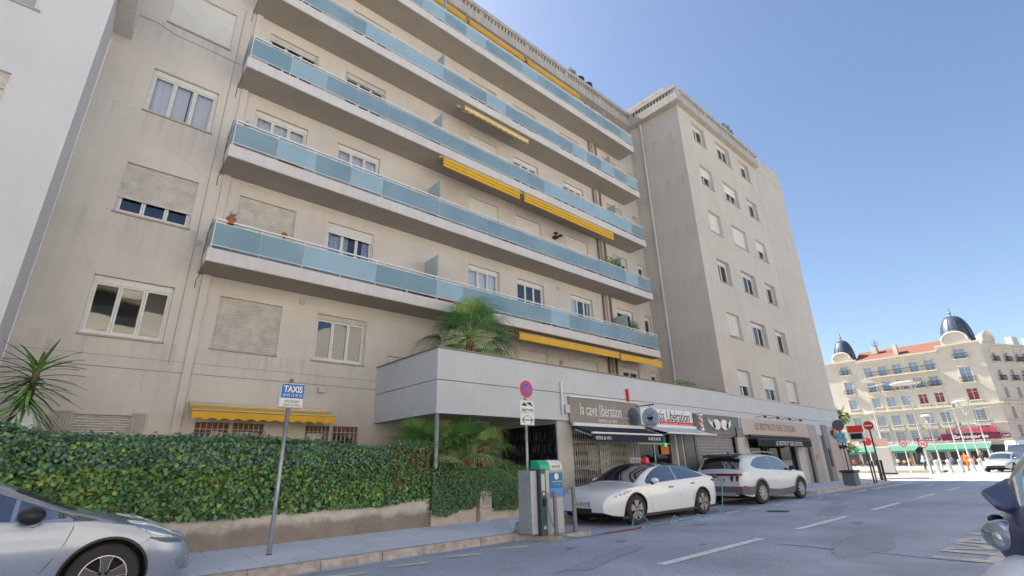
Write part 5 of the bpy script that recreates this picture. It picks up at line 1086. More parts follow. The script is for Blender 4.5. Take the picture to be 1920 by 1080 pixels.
q.build('roof_rail', ALU, car3); q = MB(); q.prism([(-1.5, -.012, 1.62), (-1.3, -.012, 1.64), (-1.48, -.012, 1.72)], (0, .024, 0)); q.build('roof_fin', BLACK, car3)
car3.location = (20.55, 9.08, 0); car3.rotation_euler = (0, 0, R_(-1.0)); car3.scale = (1.27, 1.05, 1.03)
# charging cables
cb = mat('cable_pale_blue', (.10, .28, .36), .5)
t = thing('charging_cable', 'pale blue charging cable looping along the kerb line from the post to the white cars', 'cable', (10, 7.7, 0)); q = MB()
pts = [(7.8, 7.84, .7), (7.95, 7.72, .15), (8.6, 7.6, .02), (9.6, 7.66, .02), (10.3, 7.62, .02), (10.5, 7.66, .22), (10.72, 7.66, .30), (10.95, 7.66, .2), (11.2, 7.62, .03), (12.0, 7.66, .02), (12.3, 7.68, .14), (12.5, 7.66, .02), (13.2, 7.66, .02), (13.45, 7.68, .10), (13.7, 7.66, .02), (14.4, 7.7, .02), (14.9, 7.75, .06), (15.2, 7.78, .5), (15.55, 7.95, .95), (15.85, 8.3, 1.0)]
f3 = [crv([(i, p[k]) for i, p in enumerate(pts)]) for k in range(3)]; q.tube([(f3[0](i/8), f3[1](i/8), f3[2](i/8)) for i in range(8*(len(pts)-1)+1)], .014, 6); q.build('cable', cb, t, smooth=True)
q = MB(); q.tube([(9.3, 7.60, .02), (9.9, 7.56, .02), (10.7, 7.6, .02)], .016, 6); q.build('cable_red', mat('cable_dark_red', (.25, .05, .05), .6), t); q = MB(); q.box(15.7, 15.95, 8.25, 8.4, .93, 1.06); q.build('plug', BLACK, t, bevel=.02)
# ---------------- scooter at the right edge ----------------
def scooter():
    t = thing('scooter', 'white and blue scooter with a tall windscreen and a large headlamp', 'scooter'); WS = paint('scooter_white', (.74, .73, .73), .3); DG = mat('scooter_slate', (.05, .055, .10), .35, coat=.6); BL = mat('scooter_blue', (.02, .12, .45), .25, .2)
    # local: nose towards -x
    def sect(pts, nm, m, par=None, n=24, e=2.4):      # pts: (x, zc, hw, hh)
        q = MB(); rows = []
        P = [crv([(i, p[k]) for i, p in enumerate(pts)]) for k in range(4)]; K = 6*(len(pts)-1)
        for i in range(K+1):
            x, zc, a, b = [f(i/6) for f in P]; row = []
            for j in range(n):
                th = 2*math.pi*j/n; c, s = math.cos(th), math.sin(th); row.append((x, a*abs(c)**(2/e)*(1 if c > 0 else -1), zc+b*abs(s)**(2/e)*(1 if s > 0 else -1)))
            rows.append(row)
        q.grid(rows, 0, True); q.face(rows[0][::-1]); q.face(rows[-1]); return q.build(nm, m, par or t, smooth=True, recalc=True)
    r = .335; q = MB(); q.lathe([(r*.68, -.05), (r*.85, -.07), (r, -.03), (r, .03), (r*.85, .07), (r*.68, .05)], (0, 0, r), 36, axis='y', cap=False); wl = q.build('wheel', RUBBER, t, smooth=True)
    q = MB(); q.lathe([(r*.70, -.05), (r*.66, -.03), (r*.66, .03), (r*.70, .05)], (0, 0, r), 36, axis='y', cap=False); [q.tube([(.03*math.cos(a), 0, r+.03*math.sin(a)), (r*.67*math.cos(a), 0, r+r*.67*math.sin(a))], .014, 6) for a in [k*1.257 for k in range(5)]]; q.lathe([(.05, -.07), (.05, .07)], (0, 0, r), 12, axis='y'); q.build('rim', BL, wl)
    q = MB(); q.lathe([(.13, .055), (.07, .055), (.07, .065), (.13, .065)], (0, 0, r), 24, axis='y', cap=False); q.build('brake_disc', CHROME, wl)
    q = MB(); rows = []
    for i in range(25):
        a = R_(215-i*7.5); row = []
        for j in range(-6, 7):
            f = j/6; rr = r+.10-.06*f*f; row.append((rr*math.cos(a)-.01, .135*math.sin(f*1.5), r+rr*math.sin(a)))
        rows.append(row)
    q.grid(rows); fd = q.build('front_fender', WS, t, smooth=True)
    md = fd.modifiers.new('s', 'SOLIDIFY'); md.thickness = .01
    q = MB(); [q.tube([(0, y, r), (.20, y, .78)], .026, 10) for y in (-.10, .10)]; q.build('fork', STEEL, t, smooth=True)
    sect([(-.12, .80, .02, .05), (-.10, .80, .17, .10), (-.02, .82, .25, .15), (.12, .86, .30, .20), (.28, .84, .31, .30), (.42, .80, .28, .38)], 'front_fairing', DG)
    for sg in (1, -1):
        q = MB(); q.ellip((-.045, sg*.15, .845), (.10, .15, .095), 20, 12); hl_ = q.build('headlight', LAMPW, t, smooth=True); q = MB(); q.ellip((-.10, sg*.12, .84), (.05, .05, .055), 14, 8); q.build('reflector', CHROME, hl_, smooth=True)
    q = MB(); q.grid([[(.0+.36*f+.02, sg_*(.16+.15*math.sin(math.pi*min(1, f*.62+.2)))*1., .98+.48*f-.07*abs(sg_)**2) for sg_ in [j/6 for j in range(-6, 7)]] for f in [i/12 for i in range(13)]]); sc_ = q.build('windscreen', glassmat('smoked_screen', (.62, .60, .62), 1.6, .05), t, smooth=True)
    for sg in (1, -1):
        q = MB(); q.prism([(-.10, sg*.10, 1.0), (.02, sg*.33, 1.06), (.22, sg*.36, 1.13), (.34, sg*.30, 1.16), (.24, sg*.20, 1.02), (.0, sg*.12, .96)], (0, 0, .035)); q.build('wing_panel', DG, t, bevel=.012)
        q = MB(); q.tube([(.30, 0, 1.08), (.34, sg*.30, 1.10), (.40, sg*.40, 1.08)], [.018, .017, .02], 8); q.build('handlebar', BLACK, t, smooth=True)
        q = MB(); q.ellip((.55, sg*.30, 1.40), (.04, .10, .06), 12, 8); mr = q.build('mirror', DG, t, smooth=True); q = MB(); q.tube([(.40, sg*.28, 1.10), (.55, sg*.29, 1.36)], .009, 6); q.build('mirror_arm', BLACK, mr)
        q = MB(); q.ellip((.0, sg*.25, .93), (.05, .03, .03)); q.build('indicator', BLACK, t)
    q = MB(); q.box(-.10, -.06, -.14, .14, .66, .72); q.build('air_intake', BLACK, t, bevel=.01)
    sect([(.36, .60, .22, .32), (.46, .46, .24, .20), (.62, .34, .24, .09), (.85, .34, .22, .09), (.98, .44, .22, .20), (1.15, .60, .20, .18), (1.55, .66, .18, .14), (1.85, .72, .10, .08), (1.92, .75, .03, .04)], 'body', WS)
    sect([(.88, .74, .08, .04), (1.0, .80, .17, .06), (1.3, .82, .18, .07), (1.45, .88, .17, .07), (1.75, .90, .14, .06), (1.85, .90, .06, .03)], 'seat', BLACK)
    q = MB(); q.lathe([(r*.66, -.06), (r*.85, -.08), (r, -.03), (r, .03), (r*.85, .08), (r*.66, .06)], (1.45, 0, r), 32, axis='y', cap=False); q.lathe([(r*.66, -.02), (.001, -.02)], (1.45, 0, r), 20, axis='y', cap=False); q.build('wheel', RUBBER, t, smooth=True)
    return t
sc = scooter(); sc.location = (4.81, .40, 0); sc.rotation_euler = (0, 0, R_(-45)); sc.scale = (1.1, 1.1, 1.1)
# ---------------- poles and signs by the corner ----------------
DP = mat('pole_dark', (.07, .065, .065), .5, .4)
t = thing('round_sign', 'round dark grey sign with a small blue plate, standing behind the litter bin', 'sign', (30.9, 8.75, PZ)); pole(t, 30.9, 8.75, PZ, 3.3, .03, DP)
q = MB(); q.lathe([(.001, 0), (.28, 0), (.28, .02), (.001, .02)], (30.87, 8.75, 3.1), 24, axis='x', cap=False); q.build('round_plate', mat('sign_back', (.12, .115, .12), .6), t); q = MB(); q.box(30.85, 30.87, 8.54, 8.96, 2.2, 2.7); pl = q.build('blue_plate', mat('light_blue_plate', (.12, .42, .62), .5), t); text('P\nTAXIS', .28, .36, (30.85, 8.75, 2.42), WTX, pl, '-x')
t = thing('litter_bin', 'grey green litter bin at the kerb before the corner', 'bin', (30.6, 8.62, PZ)); q = MB(); q.prism([(30.25, 8.4, PZ), (31.05, 8.4, PZ), (31.05, 8.95, PZ), (30.25, 8.95, PZ)], (0, 0, .62)); q.build('bucket', mat('bin_green', (.14, .16, .15), .6, var=.2), t, bevel=.03); q = MB(); q.box(30.18, 31.12, 8.34, 9.0, .75, .86); q.build('lid_rim', DP, t)
t = thing('tram_display', 'red topped street display panel with a dark screen on a thin dark pole', 'sign', (33.0, 8.3, PZ)); pole(t, 33.0, 8.3, PZ, 3.1, .04, DP); q = MB(); q.box(32.93, 33.07, 8.2, 8.92, 2.3, 3.1); q.build('frame', WHITE, t); q = MB(); q.box(32.9, 32.928, 8.18, 8.94, 2.78, 3.13); q.build('red_panel', mat('bright_red', (.78, .05, .02), .4), t); q = MB(); q.box(32.91, 32.928, 8.28, 8.84, 2.42, 2.72); q.build('screen', BLACK, t)
def bollards(name, lab, pts, h, r, m, group):
    for i, (x, y) in enumerate(pts):
        t = MB(); t.tube([(x, y, 0), (x, y, h)], r, 8); t.ellip((x, y, h), (r*1.25, r*1.25, r), 8, 4); t.build(name, m, label=lab % ('nearest', 'second nearest', 'third nearest', 'fourth nearest', 'fifth nearest', 'sixth nearest', 'seventh nearest', 'farthest')[i], cat='bollard', group=group, at=(x, y, 0), smooth=True)
bollards('post', 'tall dark kerb post before the crossing, %s of the row', [(34.3, 8.5), (36.4, 8.55), (38.1, 9.0), (39.8, 9.6)], 1.25, .04, DP, 'dark posts along the kerb at the corner')
bollards('bollard', 'short white bollard on the sunny square, %s of its row', [(58, 9.6), (59.5, 9.0), (61, 8.4), (62.5, 7.8), (64, 7.4), (65.5, 7.0), (67, 6.7)], .95, .16, mat('bollard_white', (.7, .68, .66), .5), 'white bollards on the square')
def roadsign(lab, x, y, z, r, kind, ph=None, pm=None):
    t = thing('road_sign', lab, 'road sign', (x, y, 0)); pole(t, x+.05, y, 0, z+r, .045, pm or DP); q = MB(); q.lathe([(.001, 0), (r, 0), (r, .02), (.001, .02)], (x, y, z), 24, axis='x', cap=False); pl = q.build('plate', WHITE if kind != 'no' else RSIGN, t)
    if kind == 'no': q = MB(); q.box(x-.012, x-.004, y-r*.72, y+r*.72, z-r*.16, z+r*.16); q.build('bar', WHITE, pl)
    else:
        q = MB(); n_ = 24; q.grid([[(x-.008, y+rr*math.cos(2*math.pi*k/n_), z+rr*math.sin(2*math.pi*k/n_)) for k in range(n_)] for rr in (r*.98, r*.74)], 0, True); q.build('ring', RSIGN, pl); text(kind, r*1.0, r*.75, (x-.01, y, z), BTX, pl, '-x', bold=.02)
roadsign('round red no entry sign high on a thin pole at the crossing', 37.6, 9.0, 3.32, .27, 'no')
roadsign('round red bordered 30 sign, left and smaller one', 49.9, 9.95, 2.45, .28, '30', pm=mat('mast_beige', (.6, .56, .5), .5)); roadsign('round red bordered 30 sign, right and larger one on the thick white mast', 53.4, 9.35, 2.4, .33, '30', pm=mat('mast_white', (.56, .55, .54), .5))
q = thing('road_sign', 'small round red no entry sign beside a pink board across the crossing', 'road sign', (47, 11.6, 0)); pole(q, 47, 11.6, 0, 2.9, .04, WHITE); b_ = MB(); b_.box(46.95, 46.98, 10.3, 11.3, 2.2, 2.8); b_.build('board', mat('pink_board', (.6, .38, .30), .7), q); b_ = MB(); b_.lathe([(.001, 0), (.3, 0), (.3, .02), (.001, .02)], (46.9, 11.6, 2.6), 18, axis='x', cap=False); b_.build('plate', RSIGN, q)
MW = mat('lamp_white', (.56, .55, .54), .4)
def lamp(lab, x, y, H, R=1.15, lean=0, group='white street lamps and masts on the square'):
    t = thing('street_lamp', lab, 'street lamp', (x, y, 0), group); q = MB(); q.tube([(x, y, 0), (x, y, 1.2), (x, y, H-1.6)], [.12, .09, .05], 10); q.build('pole', MW, t, smooth=True); q = MB()
    for k in range(3): a = k*2.09+.5; q.tube([(x, y, H-1.65), (x+R*.75*math.cos(a), y+R*.75*math.sin(a), H-.25)], .04, 6)
    q.build('arm', MW, t); q = MB(); q.lathe([(.001, H-.02), (R*.55, H-.04), (R, H-.18), (R*.96, H-.26), (R*.4, H-.2), (.001, H-.2)], (x, y, 0), 28, cap=False); q.build('lamp_shade', mat('lamp_disc', (.66, .60, .52), .5), t, smooth=True)
lamp('tall white street lamp with a wide flat disc and three arms, nearest on the square', 55.6, 9.7, 7.8, 1.15)
lamp('white street lamp with a small disc left of the 30 signs', 62, 14.2, 5.9, .7); lamp('white street lamp with a pale disc by the right side of the square', 70, 8.0, 6.9, .8); lamp('far white street lamp beside the tram masts', 78, 12.5, 6.2, .6)
for i, (x, y, H) in enumerate(((60, 13.6, 8.7), (73, 9.2, 7.7), (66, 9.0, 6.2), (80, 8.2, 7.0))):
    q = thing('tram_mast', 'slender white tram mast on the square, %s from the left' % ('first', 'third', 'second', 'fourth')[i], 'mast', (x, y, 0), 'white tram masts'); b_ = MB(); b_.tube([(x, y, 0), (x, y, H)], [.07, .035], 8); b_.build('pole', MW, q, smooth=True); b_ = MB(); b_.tube([(x, y, H*.93), (x-.2, y-1.5, H*.95)], .02, 6); b_.build('bracket', MW, q)
# lawn strip, kiosk, cafe terrace
q = MB(); q.box(60, 66, 9.8, 19, 0, .14); q.build('lawn', mat('lawn_green', (.24, .30, .05), .9, bump=.6, bscale=30, var=.4, vscale=1.5), kind='structure'); q = MB(); q.box(59.8, 60, 9.6, 19.2, 0, .2); q.build('lawn_kerb', KERB, kind='structure')
t = thing('advertising_column', 'pale grey slab shaped information column on the lawn edge', 'column', (55, 12.6, 0)); q = MB(); q.box(54.9, 55.2, 12.0, 13.2, .1, 2.3); q.build('panel', mat('column_grey', (.50, .48, .45), .6), t, bevel=.05); q = MB(); q.box(54.85, 55.25, 11.95, 13.25, 0, .12); q.build('base', DARKMET, t)
def terrace_awning(y0, y1, x, lab):
    t = thing('cafe_awning', lab, 'awning', (x, (y0+y1)/2, 0), 'green cafe awnings'); q = MB(); q.grid([[(x-4*f, y0, 3.1-.75*f), (x-4*f, y1, 3.1-.75*f)] for f in (0, .5, 1)]); q.box(x-4.02, x-4, y0, y1, 2.0, 2.35); q.build('canvas', mat('green_canvas', (.07, .22, .15), .8, var=.1), t); q = MB(); q.box(x-.1, x+.2, y0, y1, 3.1, 3.4); q.build('awning_box', WHITE, t); q = MB()
    k = int((y1-y0)/2.6)
    for i in range(k+1): y = y0+(y1-y0)*i/k; q.tube([(x-3.9, y, 0), (x-3.9, y, 2.35)], .04, 6)
    q.build('post', ALU, t)
XF = 108.0
terrace_awning(10.4, 18.4, 107.8, 'pale green cafe awning under the brasserie sign'); terrace_awning(19.4, 30, 107.8, 'pale green cafe awning left of the brasserie sign, behind the lawn')
def cafe_set(x, y, i):
    t = thing('cafe_table', 'small round cafe table under the green awning, %s counted from the right' % i, 'table', (x, y, 0), 'cafe tables'); q = MB(); q.lathe([(.001, .72), (.38, .72), (.38, .75), (.001, .75)], (x, y, 0), 14, cap=False); q.build('tabletop', WHITE, t); q = MB(); q.tube([(x, y, 0), (x, y, .72)], .03, 6); q.lathe([(.22, 0), (.22, .03), (.001, .03)], (x, y, 0), 10, cap=False); q.build('leg', DARKMET, t)
CT = ('first', 'second', 'third', 'fourth', 'fifth', 'sixth', 'seventh', 'eighth', 'ninth', 'tenth', 'eleventh', 'twelfth')
for i in range(7): cafe_set(100.5+1.2*(i % 2), 11.2+i*2.3, CT[i])
c0 = thing('cafe_chair', 'woven cafe chair under the green awning, first counted from the right', 'chair', (0, 0, 0), 'cafe chairs'); q = MB(); q.box(-.22, .22, -.22, .22, .43, .47); q.build('seat', mat('rattan', (.42, .24, .08), .7), c0); q = MB(); q.box(.19, .22, -.22, .22, .5, .88); q.build('backrest', MATS['rattan'], c0); q = MB(); [q.tube([(a, b, 0), (a, b, .44)], .015, 4) for a in (-.2, .2) for b in (-.2, .2)]; q.build('legs', DARKMET, c0)
for i in range(12):
    x, y = 99.6+1.9*(i % 2), 10.7+i*1.45
    if i == 0: c0.location = (x, y, 0)
    else: clone(c0, (x, y, 0), random.uniform(-.5, .5)+(3.14 if i % 2 == 0 else 0), 'woven cafe chair under the green awning, %s counted from the right' % CT[i])
# people: one continuous skinned body each
SKIN = mat('skin', (.50, .30, .22), .6)
def person(lab, x, y, rz, top_c, leg_c, hair=(.05, .03, .02), sit=False, stride=.0, z=0, bag=None, group=None, arm=(.1, .1)):
    t = thing('person', lab, 'person', (0, 0, 0), group); hip = .50 if sit else .92; kn = ((.40, hip-.0) if sit else None)
    V = []; E = []; Rd = []; Mi = []
    def v(p, r): V.append(p); Rd.append(r); return len(V)-1
    def e(a, b): E.append((a, b))
    p0 = v((0, 0, hip), (.15, .12)); p1 = v((0, 0, hip+.22), (.145, .11)); p2 = v((.0, 0, hip+.42), (.17, .12)); p3 = v((.01, 0, hip+.53), (.07, .07)); p4 = v((.015, 0, hip+.60), (.055, .055)); p5 = v((.02, 0, hip+.68), (.085, .075)); p6 = v((.02, 0, hip+.79), (.07, .065)); e(p0, p1); e(p1, p2); e(p2, p3); e(p3, p4); e(p4, p5); e(p5, p6)
    for s in (1, -1):
        st_ = stride*s
        sh = v((0, s*.19, hip+.47), (.06, .06)); el = v((-.04+arm[0], s*.24, hip+.20), (.045, .045)); wr_ = v((.10+arm[1], s*.22, hip-.02), (.033, .033)); hd = v((.12+arm[1], s*.22, hip-.11), (.04, .025)); e(p2, sh); e(sh, el); e(el, wr_); e(wr_, hd)
        if sit: a = v((.05, s*.10, hip-.02), (.09, .085)); k = v((.42, s*.11, hip-.01), (.065, .06)); f = v((.40, s*.11, .08), (.042, .042)); to = v((.53, s*.11, .03), (.04, .03))
        else: a = v((0, s*.10, hip-.12), (.095, .09)); k = v((st_*.5+.02, s*.10, .48), (.065, .06)); f = v((st_, s*.10, .09), (.042, .042)); to = v((st_+.14, s*.10, .035), (.042, .03))
        e(p0, a); e(a, k); e(k, f); e(f, to)
    me = bpy.data.meshes.new('body'); me.from_pydata(V, E, []); o = bpy.data.objects.new('body', me); COL.objects.link(o); o.parent = t
    sk = o.modifiers.new('skin', 'SKIN'); ss = o.modifiers.new('sub', 'SUBSURF'); ss.levels = 1; ss.render_levels = 1
    for i, r in enumerate(Rd): me.skin_vertices[0].data[i].radius = r
    me.skin_vertices[0].data[0].use_root = True
    cm = bpy.data.materials.new('person_cloth'); cm.use_nodes = True; tn = cm.node_tree; bs = tn.nodes['Principled BSDF']; tc = tn.nodes.new('ShaderNodeTexCoord'); sx = tn.nodes.new('ShaderNodeSeparateXYZ'); tn.links.new(tc.outputs['Object'], sx.inputs[0]); rp = tn.nodes.new('ShaderNodeValToRGB'); rp.color_ramp.interpolation = 'CONSTANT'; mr_ = tn.nodes.new('ShaderNodeMath'); mr_.operation = 'MULTIPLY'; mr_.inputs[1].default_value = .5; tn.links.new(sx.outputs[2], mr_.inputs[0]); tn.links.new(mr_.outputs[0], rp.inputs[0])
    els = rp.color_ramp.elements; els[0].position = 0; els[0].color = (.03, .03, .03, 1); els[1].position = .04; els[1].color = (*leg_c, 1); a = els.new((hip-.08 if not sit else hip+.03)/2); a.color = (*top_c, 1); b = els.new((hip+.56)/2); b.color = (.50, .30, .22, 1); tn.links.new(rp.outputs[0], bs.inputs['Base Color']); bs.inputs['Roughness'].default_value = .8; me.materials.append(cm)
    q = MB(); q.ellip((.0, 0, hip+.755), (.105, .09, .095), 12, 8); q.ellip((-.03, 0, hip+.70), (.09, .088, .10), 12, 8); q.build('hair', mat('hair_%d' % int(hair[0]*1000), hair, .8), t, smooth=True)
    if bag: q = MB(); q.box(-.1, .12, .24, .40, hip-.25, hip+.1); q.build('bag_dummy', BLACK, t)
    t.location = (x, y, z); t.rotation_euler = (0, 0, rz); return t
person('person in a bright orange coat walking on the square near the white bollards', 66, 8.6, 2.6, (.80, .17, .01), (.60, .14, .02), stride=.22).scale = (1.05, 1.35, 1.0)
person('person in dark brown clothes walking beside the orange coated one', 66.5, 7.4, 2.6, (.08, .04, .03), (.05, .03, .03), stride=.2).scale = (1.1, 1.1, 1.12)
person('person in pale top and blue trousers standing near the tram masts', 63, 6.2, 1, (.5, .5, .5), (.08, .14, .35))
person('person in a white shirt standing under the mast left of the large 30 sign', 70, 12.6, 2, (.7, .68, .66), (.05, .05, .08), stride=.1)
cols = [((.03, .03, .04), 'black'), ((.6, .1, .08), 'red'), ((.65, .65, .65), 'white'), ((.1, .15, .35), 'blue'), ((.55, .4, .1), 'mustard'), ((.2, .2, .2), 'grey')]
for i in range(14):
    c, cn__ = cols[i % 6]; person('person in a %s top seated on the cafe terrace, %s counted from the right' % (cn__, ('first', 'second', 'third', 'fourth', 'fifth', 'sixth', 'seventh', 'eighth', 'ninth', 'tenth', 'eleventh', 'twelfth', 'thirteenth', 'fourteenth')[i]), 99.5+1.6*(i % 2), 10.9+i*1.28, (0 if i % 2 == 0 else 3.1)+random.uniform(-.4, .4), c, (.04, .05, .1), sit=True, group='people seated on the cafe terrace')
# far vehicles
FS = paint('far_silver', (.55, .56, .58), .3, .5)
car4, F = make_car('car', 'silver car driving towards us on the far side of the crossing', 4.2, 1.8, [(-2.1, .9), (-1.9, 1.2), (-1.3, 1.45), (-.2, 1.5), (.5, 1.25), (1.0, .98), (1.7, .85), (2.05, .65), (2.1, .5)], [(-2.1, .85), (-1.5, .98), (0, .92), (1.0, .86), (1.7, .78), (2.1, .5)], (-1.3, 1.3), .33, FS, [([(-1.5, 1.2), (-.8, 1.38), (-.2, 1.38)], [(-1.5, 1.0), (-.8, .97), (-.2, .95)]), ([(-.15, 1.38), (.3, 1.25), (.8, 1.0)], [(-.15, .95), (.3, .93), (.8, .92)])], (.25, .98), (-1.9, -1.4), rim=MATS['rim_silver'], nx=60, lamp=([(1.5, .76), (1.8, .72), (2.0, .64)], [(1.5, .70), (1.8, .62), (2.0, .56)]))
mirror(car4, F, .6, .95, FS, BLACK, .8, .1); q = MB(); q.box(2.06, 2.13, -.55, .55, .32, .5); q.build('grille', BLACK, car4); car4.location = (62.5, 5.6, 0); car4.rotation_euler = (0, 0, R_(168)); car4.scale = (1.1, 1.1, 1.1)
t = thing('van', 'white delivery van behind the silver car at the right edge', 'van'); VW = paint('van_white', (.76, .76, .77), .35)
q = MB(); pr = [(-2.7, .35), (2.35, .35), (2.55, .5), (2.5, .95), (1.9, 1.15), (1.25, 1.95), (1.0, 2.35), (-2.7, 2.4)]; q.prism([(x, -.98, z) for x, z in pr], (0, 1.96, 0)); q.build('body', VW, t, bevel=.08)
q = MB(); q.face([(1.93, -.85, 1.17), (1.93, .85, 1.17), (1.27, .80, 1.97), (1.27, -.80, 1.97)]); q.build('windscreen', CARGLASS, t); t.children[-1].location = (.03, 0, .02)
for sg in (1, -1): q = MB(); q.box(.6, 1.35, sg*.985, sg*.99, 1.2, 1.8); q.build('side_window', CARGLASS, t); wheel(t, 1.7, sg*.85, .35, sg, MATS['rim_silver']); wheel(t, -1.7, sg*.85, .35, sg, MATS['rim_silver']); q = MB(); q.ellip((2.48, sg*.75, .85), (.08, .17, .1)); q.build('headlight', LAMPW, t)
q = MB(); q.box(2.5, 2.57, -.6, .6, .55, .85); q.build('grille', BLACK, t); t.location = (72, 4.6, 0); t.rotation_euler = (0, 0, math.pi-.15); t.scale = (1.15, 1.15, 1.15)
# ---------------- far corner building with domes ----------------
fb = thing('corner_building', 'ornate cream building with two dark domes and a red tiled roof beyond the square', 'building', (110, 16, 0)); CR = mat('cream_stone', (.72, .63, .51), .85, bump=.15, bscale=6, var=.10, vscale=.5, streak=.06); CR2 = mat('cream_stone_light', (.74, .67, .55), .85, var=.15, vscale=1.5); IRON = mat('wrought_iron', (.03, .035, .05), .6); SLATE = mat('dome_slate', (.10, .12, .17), .4, .3, bump=.5, bscale=12, var=.35, vscale=2); TILE = mat('red_tiles', (.26, .10, .065), .8, bump=.8, bscale=10, var=.35, vscale=3); SHR = mat('red_shutters', (.30, .06, .04), .7); FG = mat('far_glass', (.20, .28, .40), .08, ior=2.6); FFR = mat('far_frame', (.55, .56, .58), .6); SHG = mat('grey_green_shutters', (.30, .34, .28), .7)
# left wing: local x -> world -y, local y -> world +x
XL_ = Matrix.Translation((110, 32, 0)) @ Matrix(((0, 1, 0, 0), (-1, 0, 0, 0), (0, 0, 1, 0), (0, 0, 0, 1)))
def farwin(par, xf, u0, u1, z0, z1, arch=False, shut=None, bal=0, y=0.):
    f = MB(); d = .22; t_ = .09
    f.box(u0, u0+t_, y+d-.05, y+d, z0, z1); f.box(u1-t_, u1, y+d-.05, y+d, z0, z1); f.box(u0, u1, y+d-.05, y+d, z1-t_, z1); f.box((u0+u1)/2-.05, (u0+u1)/2+.05, y+d-.06, y+d, z0, z1); f.box(u0, u1, y+d-.05, y+d, z0+(z1-z0)*.66, z0+(z1-z0)*.7)
    w_ = f.build('window', FFR, par, xf=xf); p = MB(); p.face([(u0, y+d-.01, z0), (u1, y+d-.01, z0), (u1, y+d-.01, z1), (u0, y+d-.01, z1)]); p.build('pane', FG if not shut else shut, w_, xf=xf)
    s = MB(); s.box(u0-.14, u0-.001, y-.07, y-.002, z0-.1, z1+.14); s.box(u1+.001, u1+.14, y-.07, y-.002, z0-.1, z1+.14); s.box(u0-.2, u1+.2, y-.12, y-.003, z1+.142, z1+.3); s.box(u0-.2, u1+.2, y-.12, y-.003, z0-.22, z0-.102)
    if arch: s.prism([((u0+u1)/2+(u1-u0)*.62*math.cos(a), y-.1, z1+.15+.42*math.sin(a)) for a in [math.pi*i/10 for i in range(11)]], (0, .09, 0))
    s.build('surround', CR2, w_, xf=xf)
    if bal == 1:
        r_ = MB(); n_ = 8; W__ = u1-u0+.5
        for i in range(n_+1): x = u0-.25+W__*i/n_; r_.box(x-.02, x+.02, y-.42, y-.38, z0, z0+.85)
        r_.box(u0-.25, u1+.25, y-.43, y-.37, z0+.82, z0+.88); r_.box(u0-.25, u1+.25, y-.42, y-.38, z0+.25, z0+.32)
        for a in (u0-.25, u1+.21): r_.box(a, a+.04, y-.38, y, z0+.82, z0+.88); r_.box(a, a+.04, y-.38, y, z0+.3, z0+.36)
        r_.build('balcony_rail', IRON, w_, xf=xf); r_ = MB(); r_.box(u0-.3, u1+.3, y-.46, y-.004, z0-.1, z0-.0); r_.build('balcony_slab', CR2, w_, xf=xf)
    if bal == 2:
        r_ = MB(); n_ = 9; W__ = u1-u0+.4
        for i in range(n_): x = u0-.2+W__*(i+.25)/n_; r_.box(x, x+W__/n_*.5, y-.28, y-.16, z0-.75, z0-.22)
        r_.box(u0-.25, u1+.25, y-.32, y-.12, z0-.22, z0-.1); r_.box(u0-.25, u1+.25, y-.32, y-.12, z0-.9, z0-.75); r_.build('balustrade', CR2, w_, xf=xf)
def wing(par, xf, U0, U1, cols, rows, ztop, pav=()):
    hs = [(c-.62*sw_, c+.62*sw_, r[0], r[1]) for c, sw_ in cols for r in rows if not (len(r) > 5 and c in r[5])]
    q = MB(); wall(q, U0, U1, 0, ztop, 0, hs+[(a, b, 0.4, 2.7) for a, b in pav], d=.22); q.build('wall', CR, par, xf=xf)
    for c, sw_ in cols:
        for r in rows:
            sh__ = r[4]; sh__ = random.choice(sh__) if isinstance(sh__, list) else sh__; farwin(par, xf, c-.62*sw_, c+.62*sw_, r[0], r[1], r[2], sh__, r[3])
    q = MB()
    for z, h, o in ((3.3, .25, .25), (6.15-.05, .22, .22), (9.0, .3, .45), (ztop-.45, .2, .25), (ztop-.22, .26, .5)): q = MB(); q.box(U0-.1, U1+.1, -o, -.001, z, z+h); q.build('cornice', CR2, par, xf=xf)
    q = MB()
    for z in [z_*.42+3.6 for z_ in range(13)]: q.box(U0, U1, -.012, -.001, z, z+.05)
    q.build('stone_courses', CR2, par, xf=xf)
rowsL = [(3.9, 5.55, True, 0, None), (6.75, 8.35, True, 2, None), (9.95, 11.55, False, 2, [None, None, SHR]), (12.6, 14.35, False, 1, None), (15.35, 17.15, False, 0, None)]
# local u = 32 - world y ; dome one pavilion y 25.6..30, centre columns, dome two pavilion y 8..13.4
colsL = [(32-y, 1.0) for y in (24.1, 21.9, 19.7, 17.3, 15.1)]
wing(fb, XL_, 6.4, 18.4, colsL, rowsL, 18.5)
wing(fb, XL_, -2, 6.4, [(4.2, 1.0)], [(3.9, 5.55, True, 0, None), (6.75, 8.35, True, 2, None), (9.95, 11.55, False, 2, None), (12.6, 14.9, False, 1, None), (16.3, 17.9, False, 1, None)], 18.9)
wing(fb, XL_, 18.4, 24.0, [(21.2, 1.15)], [(3.9, 5.9, True, 0, None), (6.75, 8.35, False, 2, None), (9.95, 11.75, False, 2, SHR), (12.7, 15.2, False, 1, None), (16.6, 18.3, False, 1, None)], 19.2)
q = MB(); q.box(8.6-.8, 17.8, -.9, -.05, 15.1, 15.3); q.build('long_balcony', CR2, fb, xf=XL_); q = MB()
for i in range(58): x = 7.85+i*.172; q.box(x, x+.03, -.86, -.82, 15.3, 16.15)
q.box(7.8, 17.8, -.87, -.81, 16.12, 16.2); q.box(7.8, 17.8, -.87, -.81, 15.55, 15.62); q.build('long_balcony_rail', IRON, fb, xf=XL_)
